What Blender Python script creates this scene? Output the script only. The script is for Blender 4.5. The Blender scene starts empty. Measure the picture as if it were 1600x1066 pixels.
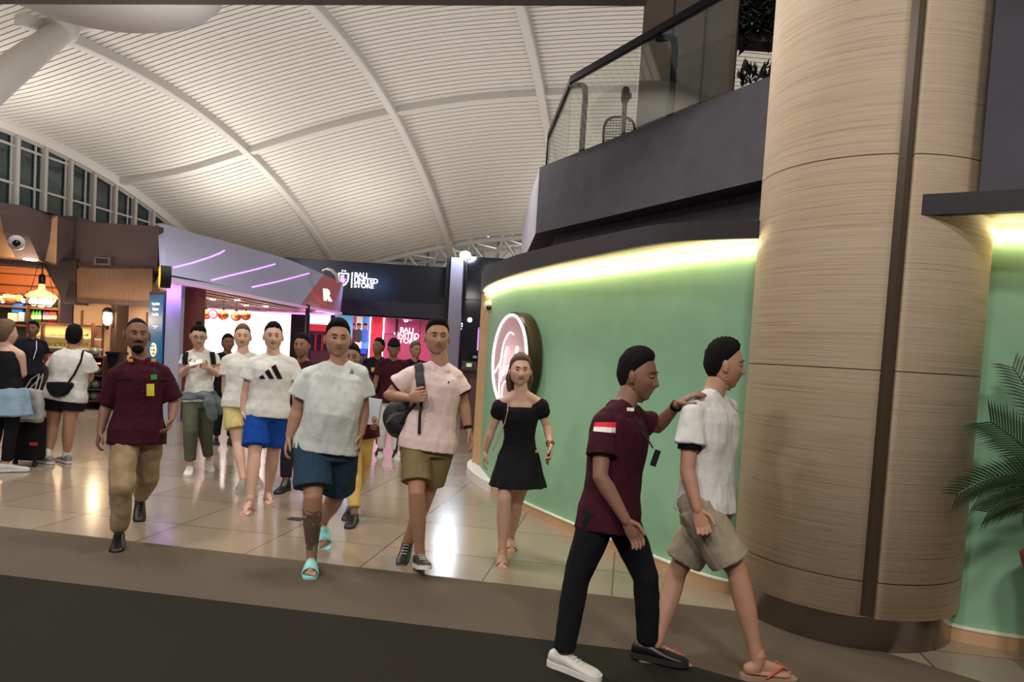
import bpy, bmesh, math, random
import numpy as np
from mathutils import Vector, Matrix, Euler, noise
from mathutils.bvhtree import BVHTree
random.seed(7)
SC = bpy.context.scene
COL = SC.collection
R = math.radians
# ---------------------------------------------------------------- camera
F = 1111.1
PX, PY = 800.0, 605.0
YAW, PITCH, ROLL, CAMH = R(9.1), R(-2.68), R(3.5), 1.60
cd = bpy.data.cameras.new('camera'); cam = bpy.data.objects.new('camera', cd); COL.objects.link(cam)
cd.sensor_width = 36; cd.lens = 36*F/1600; cd.shift_y = (PY-533)/1600; cd.clip_end = 300
CM = Matrix.Rotation(YAW, 3, 'Z') @ Matrix.Rotation(math.pi/2+PITCH, 3, 'X') @ Matrix.Rotation(ROLL, 3, 'Z')
cam.matrix_world = Matrix.Translation((0, 0, CAMH)) @ CM.to_4x4()
SC.camera = cam
CO = Vector((0, 0, CAMH))
def ray(px, py):
    return CM @ Vector(((px-PX)/F, (PY-py)/F, -1))
def at(px, py, D):
    return CO + ray(px, py)*D
def onz(px, py, z=0.0):
    r = ray(px, py); return CO + r*((z-CAMH)/r.z)
def cw(X, D, z=0.0):                      # plan coordinates seen from the camera -> world
    c, s = math.cos(YAW), math.sin(YAW)
    return Vector((X*c - D*s, X*s + D*c, z))
def horizon(px): return 553 + math.tan(ROLL)*(px-800)
# ---------------------------------------------------------------- world and big lights
SC.view_settings.view_transform = 'Standard'; SC.view_settings.look = 'None'
SC.view_settings.gamma = 1; SC.view_settings.use_curve_mapping = False
SC.view_settings.exposure = 0.0
W = bpy.data.worlds.new('world'); SC.world = W; W.use_nodes = True
W.node_tree.nodes['Background'].inputs[0].default_value = (.80, .78, .80, 1)
W.node_tree.nodes['Background'].inputs[1].default_value = 0.20
def area(name, loc, size, power, color=(1, 1, 1), rot=(0, 0, 0), sy=None):
    l = bpy.data.lights.new(name, 'AREA'); l.energy = power; l.color = color; l.size = size
    if sy: l.shape = 'RECTANGLE'; l.size_y = sy
    o = bpy.data.objects.new(name, l); COL.objects.link(o); o.location = loc; o.rotation_euler = rot
    return o
def point(name, loc, power, color=(1, 1, 1), r=.05):
    l = bpy.data.lights.new(name, 'POINT'); l.energy = power; l.color = color; l.shadow_soft_size = r
    o = bpy.data.objects.new(name, l); COL.objects.link(o); o.location = loc
    return o
WARM = (1, .945, .88)
# uplights standing on the shop roofs wash the vaulted ceiling
for i, (x, y) in enumerate([(-21.5, 22), (-16, 14), (-19, 32), (-17, 27), (-9, 20), (-8, 30), (-14, 36), (-3, 38), (1, 27), (5, 18), (7, 30)]):
    area('ceiling_uplight', (x, y, 5.6), 2.5, 290 if i in (0, 2) else 180, WARM, (math.pi, 0, 0))
# unseen lamps added over and behind the camera as general fill
for (x, y, z, p) in ((-3.2, -1.5, 5.6, 215), (-.6, -2.6, 5.6, 225), (1.6, -.6, 5.4, 190), (-6.5, 1.5, 5.8, 150), (-5.5, 6.2, 6.0, 135), (-1.6, 5.6, 6.0, 120), (-8.5, 9.5, 6.0, 130), (-3.2, 11.5, 6.0, 110)):
    area('walkway_fill', (x, y, z), .7, p, (1, .94, .87))
area('mezzanine_fill', cw(1.2, 5.2, 8.5), .8, 60, (1, .95, .88), (R(35), 0, YAW-R(10)))  # unseen lamp added to brighten the brown core behind the balcony
area('ceiling_uplight', (-6.5, 9.5, 4.9), 1.2, 130, WARM, (math.pi, 0, 0))
# ---------------------------------------------------------------- materials
def lin(c):
    return tuple(((v/255/12.92) if v/255 <= .04045 else ((v/255+.055)/1.055)**2.4) for v in c) + (1,)
MATS = {}
def mat(name, c, rough=.7, metal=0, emit=None, es=1, var=.0, vs=8, bump=0, bs=30, stretch=(1, 1, 1), alpha=None, coat=0, spec=.5):
    if name in MATS: return MATS[name]
    m = bpy.data.materials.new(name); m.use_nodes = True; nt = m.node_tree; b = nt.nodes['Principled BSDF']
    b.inputs['Base Color'].default_value = lin(c); b.inputs['Roughness'].default_value = rough
    b.inputs['Metallic'].default_value = metal; b.inputs['Specular IOR Level'].default_value = spec
    if coat: b.inputs['Coat Weight'].default_value = coat
    if emit: b.inputs['Emission Color'].default_value = lin(emit); b.inputs['Emission Strength'].default_value = es
    if alpha is not None: b.inputs['Alpha'].default_value = alpha
    if var or bump:
        tc = nt.nodes.new('ShaderNodeTexCoord'); mp = nt.nodes.new('ShaderNodeMapping'); mp.inputs['Scale'].default_value = stretch
        nt.links.new(tc.outputs['Object'], mp.inputs[0])
    if var:
        n = nt.nodes.new('ShaderNodeTexNoise'); n.inputs['Scale'].default_value = vs; n.inputs['Detail'].default_value = 4
        nt.links.new(mp.outputs[0], n.inputs[0])
        r = nt.nodes.new('ShaderNodeValToRGB'); l = lin(c)
        r.color_ramp.elements[0].position = .3; r.color_ramp.elements[1].position = .7
        r.color_ramp.elements[0].color = tuple(max(0, v*(1-var)) for v in l[:3])+(1,)
        r.color_ramp.elements[1].color = tuple(min(1, v*(1+var)) for v in l[:3])+(1,)
        nt.links.new(n.outputs['Fac'], r.inputs[0]); nt.links.new(r.outputs[0], b.inputs['Base Color'])
    if bump:
        n2 = nt.nodes.new('ShaderNodeTexNoise'); n2.inputs['Scale'].default_value = bs; n2.inputs['Detail'].default_value = 3
        nt.links.new(mp.outputs[0], n2.inputs[0])
        bp = nt.nodes.new('ShaderNodeBump'); bp.inputs['Strength'].default_value = bump; bp.inputs['Distance'].default_value = .02
        nt.links.new(n2.outputs['Fac'], bp.inputs['Height']); nt.links.new(bp.outputs[0], b.inputs['Normal'])
    MATS[name] = m; return m
def glow(name, c=None, s=1):
    return mat(name, (0, 0, 0), emit=c, es=s)
def cloth(name, c, var=.08): return mat(name, c, .9, var=var, vs=14, bump=.25, bs=22, spec=.2)
def skin(name, c): return mat(name, c, .55, var=.06, vs=10, bump=.05, bs=80, spec=.35)
# ---------------------------------------------------------------- mesh building
def frame(d, up=Vector((0, 0, 1))):
    d = d.normalized()
    if abs(d.dot(up)) > .98: up = Vector((0, 1, 0)) if abs(d.y) < .9 else Vector((1, 0, 0))
    a = up.cross(d).normalized(); b = d.cross(a).normalized()
    return a, b
class MB:
    def __init__(s): s.v = []; s.f = []; s.m = []
    def add(s, v, f, mi=0):
        n = len(s.v); s.v += [tuple(p) for p in v]; s.f += [tuple(i+n for i in q) for q in f]; s.m += [mi]*len(f); return s
    def box(s, c, sz, M=None, mi=0):
        c = Vector(c); v = []
        for x in (-.5, .5):
            for y in (-.5, .5):
                for z in (-.5, .5):
                    p = Vector((x*sz[0], y*sz[1], z*sz[2])); v.append(c + (M @ p if M else p))
        return s.add(v, [(0, 1, 3, 2), (4, 6, 7, 5), (0, 4, 5, 1), (2, 3, 7, 6), (0, 2, 6, 4), (1, 5, 7, 3)], mi)
    def loft(s, rings, mi=0, cap=True, closed=True):
        n = len(rings[0]); v = [p for r in rings for p in r]; f = []
        for i in range(len(rings)-1):
            for j in range(n if closed else n-1):
                k = (j+1) % n; f.append((i*n+j, i*n+k, (i+1)*n+k, (i+1)*n+j))
        if cap: f.append(tuple(range(n))[::-1]); f.append(tuple((len(rings)-1)*n+j for j in range(n)))
        return s.add(v, f, mi)
    def tube(s, pts, rs, n=12, mi=0, round=True, flat=1.0, up=None):
        pts = [Vector(p) for p in pts]
        if not hasattr(rs, '__len__'): rs = [rs]*len(pts)
        if round:
            d0 = (pts[0]-pts[1]).normalized(); d1 = (pts[-1]-pts[-2]).normalized()
            pre = [pts[0]+d0*rs[0]*.97, pts[0]+d0*rs[0]*.7]; post = [pts[-1]+d1*rs[-1]*.7, pts[-1]+d1*rs[-1]*.97]
            rr = [rs[0]*.24, rs[0]*.71]+list(rs)+[rs[-1]*.71, rs[-1]*.24]; pts = pre+pts+post
        else: rr = list(rs)
        rings = []; a = None
        for i, p in enumerate(pts):
            t = (pts[min(i+1, len(pts)-1)]-pts[max(i-1, 0)]).normalized()
            if a is None: a, b = frame(t, up or Vector((0, 0, 1)))
            else:
                a = a - t*a.dot(t)
                a = a.normalized() if a.length > 1e-6 else frame(t)[0]
                b = t.cross(a)
            rings.append([p + a*(math.cos(2*math.pi*k/n)*rr[i]) + b*(math.sin(2*math.pi*k/n)*rr[i]*flat) for k in range(n)])
        return s.loft(rings, mi)
    def ell(s, c, r, M=None, n=16, m=10, mi=0):
        c = Vector(c); rings = []
        if not hasattr(r, '__len__'): r = (r, r, r)
        for i in range(m+1):
            th = math.pi*(.02+.96*i/m); rings.append([])
            for j in range(n):
                ph = 2*math.pi*j/n
                p = Vector((r[0]*math.sin(th)*math.cos(ph), r[1]*math.sin(th)*math.sin(ph), -r[2]*math.cos(th)))
                rings[-1].append(c + (M @ p if M else p))
        return s.loft(rings, mi)
    def lathe(s, c, prof, n=20, mi=0, M=None):
        c = Vector(c); rings = []
        for r, z in prof:
            rings.append([])
            for j in range(n):
                p = Vector((r*math.cos(2*math.pi*j/n), r*math.sin(2*math.pi*j/n), z)); rings[-1].append(c + (M @ p if M else p))
        return s.loft(rings, mi)
    def prism(s, poly, off, mi=0):           # planar polygon extruded by a vector
        poly = [Vector(p) for p in poly]; off = Vector(off); n = len(poly)
        v = poly + [p+off for p in poly]
        f = [tuple(range(n))[::-1], tuple(range(n, 2*n))] + [(i, (i+1) % n, n+(i+1) % n, n+i) for i in range(n)]
        return s.add(v, f, mi)
    def build(s, name, mats, parent=None, smooth=False, recalc=True, kind=None):
        return link(name, s.v, s.f, mats, parent, smooth, s.m, recalc, kind)
def wloc(o):
    p = Vector((0, 0, 0))
    while o is not None: p += o.location; o = o.parent
    return p
def link(name, v, f, mats, parent=None, smooth=False, mi=None, recalc=True, kind=None):
    me = bpy.data.meshes.new(name)
    L = wloc(parent) if parent is not None else Vector((0, 0, 0))
    if len(L): v = [(p[0]-L.x, p[1]-L.y, p[2]-L.z) for p in v]
    me.from_pydata(v, [], f)
    if not isinstance(mats, (list, tuple)): mats = [mats]
    for m in mats: me.materials.append(m)
    if mi is not None and len(mats) > 1: me.polygons.foreach_set('material_index', mi)
    if recalc:
        bm = bmesh.new(); bm.from_mesh(me); bmesh.ops.recalc_face_normals(bm, faces=bm.faces); bm.to_mesh(me); bm.free()
    if smooth: me.polygons.foreach_set('use_smooth', [True]*len(me.polygons))
    me.update()
    o = bpy.data.objects.new(name, me); COL.objects.link(o)
    if parent is not None: o.parent = parent
    if kind: o['kind'] = kind
    return o
def bevel(o, w=.01, seg=2):
    m = o.modifiers.new('bevel', 'BEVEL'); m.width = w; m.segments = seg; m.limit_method = 'ANGLE'; return o
def tag(o, label, cat, group=None, kind=None):
    o['label'] = label; o['category'] = cat
    if group: o['group'] = group
    if kind: o['kind'] = kind
    return o
def empty(name, loc, label=None, cat=None, group=None):
    o = bpy.data.objects.new(name, None); COL.objects.link(o); o.location = loc; o.empty_display_size = .1
    if label: tag(o, label, cat, group)
    return o
def struct(name, mb, m, **k): return mb.build(name, m, kind='structure', **k)
def copy_tree(o, parent=None):
    c = o.copy(); COL.objects.link(c); c.parent = parent
    for ch in list(o.children): copy_tree(ch, c)
    return c
def remesh(mb, voxel, smooth=3, fn=None):
    me = bpy.data.meshes.new('t'); me.from_pydata(mb.v, [], mb.f)
    bm = bmesh.new(); bm.from_mesh(me); bmesh.ops.recalc_face_normals(bm, faces=bm.faces); bm.to_mesh(me); bm.free()
    o = bpy.data.objects.new('t', me); COL.objects.link(o)
    r = o.modifiers.new('r', 'REMESH'); r.mode = 'VOXEL'; r.voxel_size = voxel
    if smooth: q = o.modifiers.new('s', 'SMOOTH'); q.factor = .5; q.iterations = smooth
    dg = bpy.context.evaluated_depsgraph_get(); ev = o.evaluated_get(dg); m2 = ev.to_mesh()
    V = np.empty(len(m2.vertices)*3, 'f'); m2.vertices.foreach_get('co', V); V = V.reshape(-1, 3).astype(float)
    N = np.empty(len(m2.vertices)*3, 'f'); m2.vertices.foreach_get('normal', N); N = N.reshape(-1, 3)
    Fc = [tuple(p.vertices) for p in m2.polygons]
    ev.to_mesh_clear(); bpy.data.objects.remove(o); bpy.data.meshes.remove(me)
    if fn is not None: V = V + N*fn(V)[:, None]
    return V, Fc
def text(name, s, size, origin, right, up, m, parent=None, depth=.004, align='CENTER', bold=0.0, kind=None, lines=1.0, xs=1.0):
    cu = bpy.data.curves.new(name, 'FONT'); cu.body = s; cu.size = size; cu.extrude = depth; cu.align_x = align; cu.align_y = 'CENTER'
    cu.offset = bold; cu.space_line = lines
    o = bpy.data.objects.new('t', cu); COL.objects.link(o)
    dg = bpy.context.evaluated_depsgraph_get(); me = bpy.data.meshes.new_from_object(o.evaluated_get(dg))
    bpy.data.objects.remove(o)
    r, u = right.normalized(), up.normalized(); n = r.cross(u)
    v = [Vector(origin)+r*q.co.x*xs+u*q.co.y+n*q.co.z for q in me.vertices]; f = [tuple(p.vertices) for p in me.polygons]
    return link(name, v, f, m, parent, kind=kind)
def bvh(o):
    L = wloc(o); me = o.data
    return BVHTree.FromPolygons([v.co+L for v in me.vertices], [tuple(p.vertices) for p in me.polygons])
def hit(tree, px, py):
    r = ray(px, py).normalized(); h = tree.ray_cast(CO, r)
    return (h[0], h[1]) if h[0] is not None else (None, None)
# ================================================================ SETTING
# ---- floor
def floor_mat():
    m = bpy.data.materials.new('polished_tile'); m.use_nodes = True; nt = m.node_tree; b = nt.nodes['Principled BSDF']
    tc = nt.nodes.new('ShaderNodeTexCoord'); br = nt.nodes.new('ShaderNodeTexBrick')
    br.offset = 0; br.inputs['Scale'].default_value = 1; br.inputs['Brick Width'].default_value = .9; br.inputs['Row Height'].default_value = .9
    br.inputs['Mortar Size'].default_value = .006; br.inputs['Bias'].default_value = 0
    br.inputs['Color1'].default_value = lin((165, 148, 128)); br.inputs['Color2'].default_value = lin((150, 134, 116)); br.inputs['Mortar'].default_value = lin((96, 78, 60))
    nt.links.new(tc.outputs['Object'], br.inputs[0])
    n = nt.nodes.new('ShaderNodeTexNoise'); n.inputs['Scale'].default_value = 60; n.inputs['Detail'].default_value = 5
    nt.links.new(tc.outputs['Object'], n.inputs[0])
    mx = nt.nodes.new('ShaderNodeMix'); mx.data_type = 'RGBA'; mx.blend_type = 'MULTIPLY'; mx.inputs[0].default_value = .25
    nt.links.new(br.outputs[0], mx.inputs[6]); nt.links.new(n.outputs[0], mx.inputs[7]); nt.links.new(mx.outputs[2], b.inputs['Base Color'])
    b.inputs['Roughness'].default_value = .17; b.inputs['Specular IOR Level'].default_value = .8
    n2 = nt.nodes.new('ShaderNodeTexNoise'); n2.inputs['Scale'].default_value = 2.2; nt.links.new(tc.outputs['Object'], n2.inputs[0])
    bp = nt.nodes.new('ShaderNodeBump'); bp.inputs['Strength'].default_value = .12; bp.inputs['Distance'].default_value = .02
    nt.links.new(n2.outputs[0], bp.inputs['Height']); nt.links.new(bp.outputs[0], b.inputs['Normal'])
    return m
fl = MB(); fl.add([(-26, -8, 0), (22, -8, 0), (22, 62, 0), (-26, 62, 0)], [(0, 1, 2, 3)])
struct('floor', fl, floor_mat())
M_strip = mat('carpet_brown', (90, 80, 68), .95, var=.12, vs=160, bump=.2, bs=300, spec=.1)
M_dark = mat('carpet_dark', (38, 36, 31), .95, var=.14, vs=160, bump=.2, bs=300, spec=.1)
def flat(name, pts, z, m):
    b = MB(); b.prism([Vector((p.x, p.y, .0005)) for p in pts], (0, 0, z)); return struct(name, b, m)
A = [onz(0, 823), onz(560, 887), onz(1140, 954)]; dA = (A[2]-A[0]).normalized()
bend = onz(1395, 1024); b2 = onz(1532, 1066); dB = (b2-bend).normalized()
flat('floor_walkway_border', [A[0]-dA*9, A[2], onz(1180, 962), bend, b2, b2+dB*3, Vector((8, -6, 0)), Vector((-14, -6, 0))], .004, M_strip)
C1, C2 = onz(0, 900), onz(1000, 1020); dC = (C2-C1).normalized(); C3 = onz(1160, 1066); dD = (C3-C2).normalized()
flat('floor_walkway', [C1-dC*9, C2, C3, C3+dD*3, Vector((3, -5.5, 0)), Vector((-14, -5.5, 0))], .008, M_dark)
# ---- vaulted louvred ceiling
AX = [(-26.5, 9.45), (-25, 9.55), (-21.6, 10.1), (-18.2, 11.1), (-14.7, 12.15), (-11.2, 13.0), (-7.8, 13.55), (-4.5, 13.8), (-1, 13.95), (2.3, 13.9), (9, 13.1), (16, 11.5), (22, 10.3)]
def crest(x):
    for i in range(len(AX)-1):
        if AX[i][0] <= x <= AX[i+1][0]:
            x0, y0 = AX[i]; x1, y1 = AX[i+1]
            xm, ym = AX[max(i-1, 0)]; xp, yp = AX[min(i+2, len(AX)-1)]
            t = (x-x0)/(x1-x0); m0 = (y1-ym)/(x1-xm)*(x1-x0); m1 = (yp-y0)/(xp-x0)*(x1-x0)
            return (2*t**3-3*t*t+1)*y0+(t**3-2*t*t+t)*m0+(-2*t**3+3*t*t)*y1+(t**3-t*t)*m1
    return AX[0][1] if x < 0 else AX[-1][1]
def zc(x, s): return crest(x) - (.0150)*(s-24.4)**2
M_slat = mat('white_louvre', (212, 206, 196), .55)
M_rib = mat('white_steel', (205, 200, 193), .5)
M_gap = mat('black_void', (14, 13, 12), .9)
sl = MB(); xs = [-25+i*.9 for i in range(int(47/.9)+1)]
s = 12.0
while s < 42.4:
    s1 = s+.243; rings = []
    for x in xs:
        z0, z1 = zc(x, s), zc(x, s1)
        rings.append([(x, s+.004, z0+.035), (x, s, z0+.006), (x, s+.02, z0), (x, s1-.02, z1), (x, s1, z1+.006), (x, s1-.004, z1+.035)])
    sl.loft(rings, cap=False, closed=False)
    s += .290
struct('ceiling', sl, M_slat, recalc=False)
bk = MB(); rings = []
for x in xs: rings.append([(x, s, zc(x, s)+.16) for s in np.linspace(11.5, 42.6, 26)])
bk.loft(rings, cap=False, closed=False); struct('ceiling_backing', bk, M_gap, recalc=False)
for x in (-18.2, -11.2, -4.5, 2.3, 9.1, 16):
    b = MB(); rings = []
    for s in np.linspace(18.6 if x < -12 else 12, 43.6, 46):
        z = zc(x, s); rings.append([(x-.19, s, z+.05), (x-.19, s, z-.26), (x-.15, s, z-.30), (x+.15, s, z-.30), (x+.19, s, z-.26), (x+.19, s, z+.05)])
    b.loft(rings); struct('ceiling_rib', b, M_rib)
for s in (31.3,):
    b = MB(); rings = []
    for x in np.linspace(-24.8, 21, 60):
        z = zc(x, s); rings.append([(x, s-.19, z+.05), (x, s-.19, z-.24), (x, s+.19, z-.24), (x, s+.19, z+.05)])
    b.loft(rings); struct('ceiling_cross_rib', b, M_rib)
# steel node and struts where the near rib begins, white canopy panel beside it
b = MB(); nd = at(100, 46, 21.8)
for (px, py, D, r0, r1) in ((-60, 170, 19, .33, .52), (-60, 5, 21, .2, .26), (205, 20, 23, .2, .26), (0, 20, 24, .16, .2)):
    b.tube([nd, at(px, py, D)], [r0, r1], 14)
b.ell(nd, .42); struct('ceiling_strut', b, M_rib, smooth=True)
b = MB(); c = at(150, -42, 12.0); b.ell(c, (2.1, 1.6, .70), Matrix.Rotation(YAW, 3, 'Z'), 36, 14)
struct('ceiling_canopy', b, mat('white_panel', (190, 186, 182), .6), smooth=True)
b = MB(); p0, p1 = at(-250, 6, 8.3), at(1010, -6, 7.2); p1.z = p0.z
d = (p1-p0).normalized(); nrm = Vector((-d.y, d.x, 0))
b.prism([p0, p1, p1+Vector((0, 0, .5)), p0+Vector((0, 0, .5))], -nrm*.5); struct('ceiling_beam', b, mat('grey_beam', (120, 116, 118), .7))
# end truss of the vault
M_pipe = mat('white_pipe', (214, 210, 202), .45)
b = MB(); top = [Vector((x, 42.9, zc(x, 42.4)-.10)) for x in np.linspace(-24, 20, 45)]
b.tube(top, .17, 10); 
bot = [Vector((x, 46.5, zc(x, 42.4)-.1)) for x in np.linspace(-24, 20, 45)]; b.tube(bot, .12, 8)
bot2 = [Vector((x, 44.7, zc(x, 42.4)-1.75)) for x in np.linspace(-24, 20, 45)]; b.tube(bot2, .14, 8)
for i in range(0, 44, 2):
    for q in (top, bot):
        b.tube([q[i], bot2[i+1]], .07, 6); b.tube([q[min(i+2, 44)], bot2[i+1]], .07, 6)
    b.tube([top[i], bot[i+1]], .05, 6)
    b.tube([top[i], top[i]+Vector((0, -.1, .35))], .16, 8)
for i in range(2, 43, 5): b.tube([bot2[i], bot2[i]-Vector((0, -1, 3.5))], .09, 6)
struct('ceiling_truss', b, M_pipe, smooth=True)
b = MB(); b.box((-2, 56, 7), (52, .3, 14)); struct('wall_back', b, mat('far_wall', (205, 205, 200), .8))
b = MB()
for i in range(26): b.box((-24+i*1.9, 55.8, 8.5), (.12, .1, 9))
for z in (6.2, 8.6): b.box((-2, 55.8, z), (50, .1, .12))
struct('trim_1', b, mat('far_mullion', (120, 118, 114), .6))
b = MB()
for i in range(9): b.ell((-9+i*1.5, 43.3, zc(-9+i*1.5, 42.4)+.25), .09, n=8, m=6)
o = b.build('ceiling_downlight', glow('lamp_white', (255, 246, 228), 18)); o['kind'] = 'structure'
area('far_hall_lamp', (-4, 50, 10.5), 10, 1500, (1, .97, .92), (0, 0, 0), 4)
# ---- window wall on the left
M_frame = mat('pale_frame', (178, 173, 166), .5)
M_pane = mat('night_glass', (26, 48, 48), .12, var=.55, vs=.9, stretch=(1, 1, 2.2), spec=.6)
WXL = -25
b = MB(); b.box((WXL-.3, 26, 2.4), (.3, 68, 4.8)); struct('wall_left', b, mat('left_wall', (120, 112, 106), .8))
b = MB(); rings = []
for s in np.linspace(12, 43.5, 40):
    z = zc(-25, s); rings.append([(WXL-.35, s, z+.25), (WXL-.35, s, z-.35), (WXL+.25, s, z-.35), (WXL+.3, s, z-.1), (WXL+.3, s, z+.25)])
b.loft(rings); struct('trim_2', b, M_rib)
for k in range(-6, 13):
    s0 = 25.5+1.4*k; s1 = s0+1.4
    za, zb = zc(-25, s0)-.35, zc(-25, s1)-.35
    if min(za, zb) < 5.2: break
    w = empty('window_%d' % (k+7), (WXL, s0, 4.8)); w['kind'] = 'structure'
    g = MB(); g.prism([(WXL-.05, s0, 4.8), (WXL-.05, s1, 4.8), (WXL-.05, s1, zb), (WXL-.05, s0, za)], (-.02, 0, 0)); g.build('window_pane', M_pane, w)
    f = MB(); f.box((WXL, s0, (4.8+za)/2), (.22, .17, za-4.8))
    f.tube([(WXL+.14, s0, 4.8), (WXL+.14, s0, za)], .085, 8)
    for z in (5.6, 7.25, 8.75):
        if z < min(za, zb)-.15: f.box((WXL+.02, s0+.7, z), (.08, 1.4, .09))
    f.box((WXL+.02, s0+.18, (4.8+za)/2), (.06, .05, za-4.8-.1))
    f.box((WXL+.02, s0+(1.2 if k % 2 else .98), (4.8+zb)/2), (.06, .06, zb-4.8))
    f.prism([(WXL-.02, s0, za+.02), (WXL-.02, s1, zb+.02), (WXL-.02, s1, zb-.08), (WXL-.02, s0, za-.08)], (.1, 0, 0))
    f.build('window_frame', M_frame, w)
# ================================================================ GREEN ROUND SHOP
CTRL = [(-.62, 11.6), (-.50, 10.5), (-.37, 9.4), (-.116, 8.05), (.19, 7.284), (.606, 6.496), (1.0, 5.83), (1.342, 5.283), (1.62, 4.98), (2.1, 4.90), (2.6, 4.62), (2.843, 4.336), (3.167, 4.206), (3.9, 3.95), (6.5, 3.1)]
def spline(P, n=6):
    o = []
    for i in range(len(P)-1):
        p0, p1, p2, p3 = P[max(i-1, 0)], P[i], P[i+1], P[min(i+2, len(P)-1)]
        for k in range(n):
            t = k/n; o.append(tuple(.5*(2*p1[j]+(p2[j]-p0[j])*t+(2*p0[j]-5*p1[j]+4*p2[j]-p3[j])*t*t+(3*p1[j]-p0[j]-3*p2[j]+p3[j])*t**3) for j in (0, 1)))
    return o+[P[-1]]
BASE = spline(CTRL)
def outline(o, i0=0, i1=None):       # o = offset outwards
    n = len(BASE); r = []
    for i in range(n):
        a, b = BASE[max(i-1, 0)], BASE[min(i+1, n-1)]; dx, dy = b[0]-a[0], b[1]-a[1]; l = math.hypot(dx, dy)
        r.append((BASE[i][0]+dy/l*o, BASE[i][1]-dx/l*o))
    return r[i0:i1]
def ringstrip(po, pi, z0, z1, z2=None, rise=None, r0=.45):       # solid between an outer and an inner outline
    b = MB(); n = len(po); v = []
    for i, (a, c) in enumerate(zip(po, pi)):
        A_, C_ = cw(*a), cw(*c); zz = z1 if z2 is None else z1+(z2-z1)*i/(n-1)
        ri = 0 if rise is None else rise*max(0, i/(n-1)-r0)/(1-r0)
        v += [(A_.x, A_.y, z0+ri), (C_.x, C_.y, z0+ri), (C_.x, C_.y, zz+ri), (A_.x, A_.y, zz+ri)]
    f = [(0, 1, 2, 3), tuple(4*(n-1)+k for k in (3, 2, 1, 0))]
    for i in range(n-1):
        for k in range(4): f.append((4*i+k, 4*i+(k+1) % 4, 4*i+4+(k+1) % 4, 4*i+4+k))
    b.add(v, f); return b
M_green = mat('sage_green_plaster', (134, 178, 144), .6, var=.05, vs=5, bump=.05, bs=120)
M_tan = mat('tan_laminate', (196, 158, 118), .5, var=.06, vs=4)
M_plaster = mat('cream_plaster', (205, 195, 178), .7)
M_soffit = mat('dark_fascia', (42, 37, 40), .7)
M_purple = mat('aubergine_plaster', (82, 79, 87), .85, var=.12, vs=3.5, bump=.08, bs=40)
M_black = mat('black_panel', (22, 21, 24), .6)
NG = 11
struct('wall_right', ringstrip(outline(0, NG), outline(-.15, NG), 0, 2.60), M_green)
struct('baseboard_right', ringstrip(outline(.028, NG-2), outline(-.01, NG-2), 0.0, .085), M_tan)
struct('trim_3', ringstrip(outline(.036, NG), outline(.0, NG), .085, .097), mat('bright_edge', (230, 225, 210), .4))
# tan end panel of the wall, far left
q = [at(751.5, 480, 9.5), at(770, 480, 9.25), at(770, 480, 9.6), at(752, 480, 9.9)]
b = MB(); b.prism([Vector((p.x, p.y, .0)) for p in q], (0, 0, 2.40)); struct('wall_end_panel', b, M_tan)
# cove canopy: lit soffit, dark fascia, light strip where soffit meets wall
OUTER = [(.16, 10.6), (-.10, 10.15), (-.36, 9.95)]+spline([(-.50, 9.66), (-.47, 9.3), (-.42, 8.8), (-.29, 8.1), (-.08, 7.3), (.22, 6.6), (.60, 5.85), (1.04, 5.12), (1.62, 4.84), (2.0, 4.80)], 6)
def near(p, o):
    L_ = outline(o); return min(L_, key=lambda q: (q[0]-p[0])**2+(q[1]-p[1])**2)
INNER = [(.2, 10.4), (.0, 9.9), (-.2, 9.75)]+[near(p, -.10) for p in OUTER[3:]]
INN2 = [(a*.9+c*.1, b*.9+d*.1) for (a, b), (c, d) in zip(OUTER, INNER)]
struct('ceiling_cove_soffit', ringstrip(OUTER, INNER, 2.40, 2.425, rise=.10), M_plaster)
struct('trim_4', ringstrip([(x-.002, y-.004) for x, y in OUTER], INN2, 2.398, 2.66, 2.50, rise=.10), M_soffit)
struct('ceiling_cove_top', ringstrip(INN2, INNER, 2.43, 2.65, 2.49, rise=.10), M_soffit)
MIDI = NG+6*8-4
led = ringstrip(outline(.050, NG, 54), outline(.012, NG, 54), 2.355, 2.388, rise=.06).build('cove_light_strip', glow('warm_led', (255, 232, 172), 22.0))
led2 = ringstrip(outline(.050, 62), outline(.012, 62), 2.465, 2.50).build('cove_light_strip', glow('warm_led'))
tag(led2, 'warm white light strip over the green wall right of the wood column', 'light strip')
tag(led, 'warm white light strip glowing along the top of the green curved wall', 'light strip')
# mezzanine
zb, zt = 3.45, 4.45
A_, B_ = Vector((.215, 10.95)), Vector((2.32, 7.07)); dd = (B_-A_).normalized(); E_ = A_+dd*12.5
def W2(v, z): return cw(v.x, v.y, z)
nin = Vector((dd.y, -dd.x))*-1      # inward (to the right/back)
if nin.x < 0: nin = -nin
S_ = Vector((.02, 15.2))
b = MB()
poly = [A_, E_, E_+nin*9, S_+Vector((9, 0)), S_]
b.prism([W2(p, zb) for p in poly], (0, 0, zt-zb)); o = struct('wall_mezzanine', b, [M_purple, M_black, mat('pale_lilac', (176, 172, 184), .7)])
# material: bottom black, side pale
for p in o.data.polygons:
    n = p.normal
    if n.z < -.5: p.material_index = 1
    elif abs(n.z) < .1:
        c = p.center
        if (W2(A_, 0)-W2(S_, 0)).normalized().cross(Vector((n.x, n.y, 0))).length > .97 and abs((Vector((c.x, c.y, 0))-(W2(A_, 0)+W2(S_, 0))/2).length) < .5: p.material_index = 2
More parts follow.
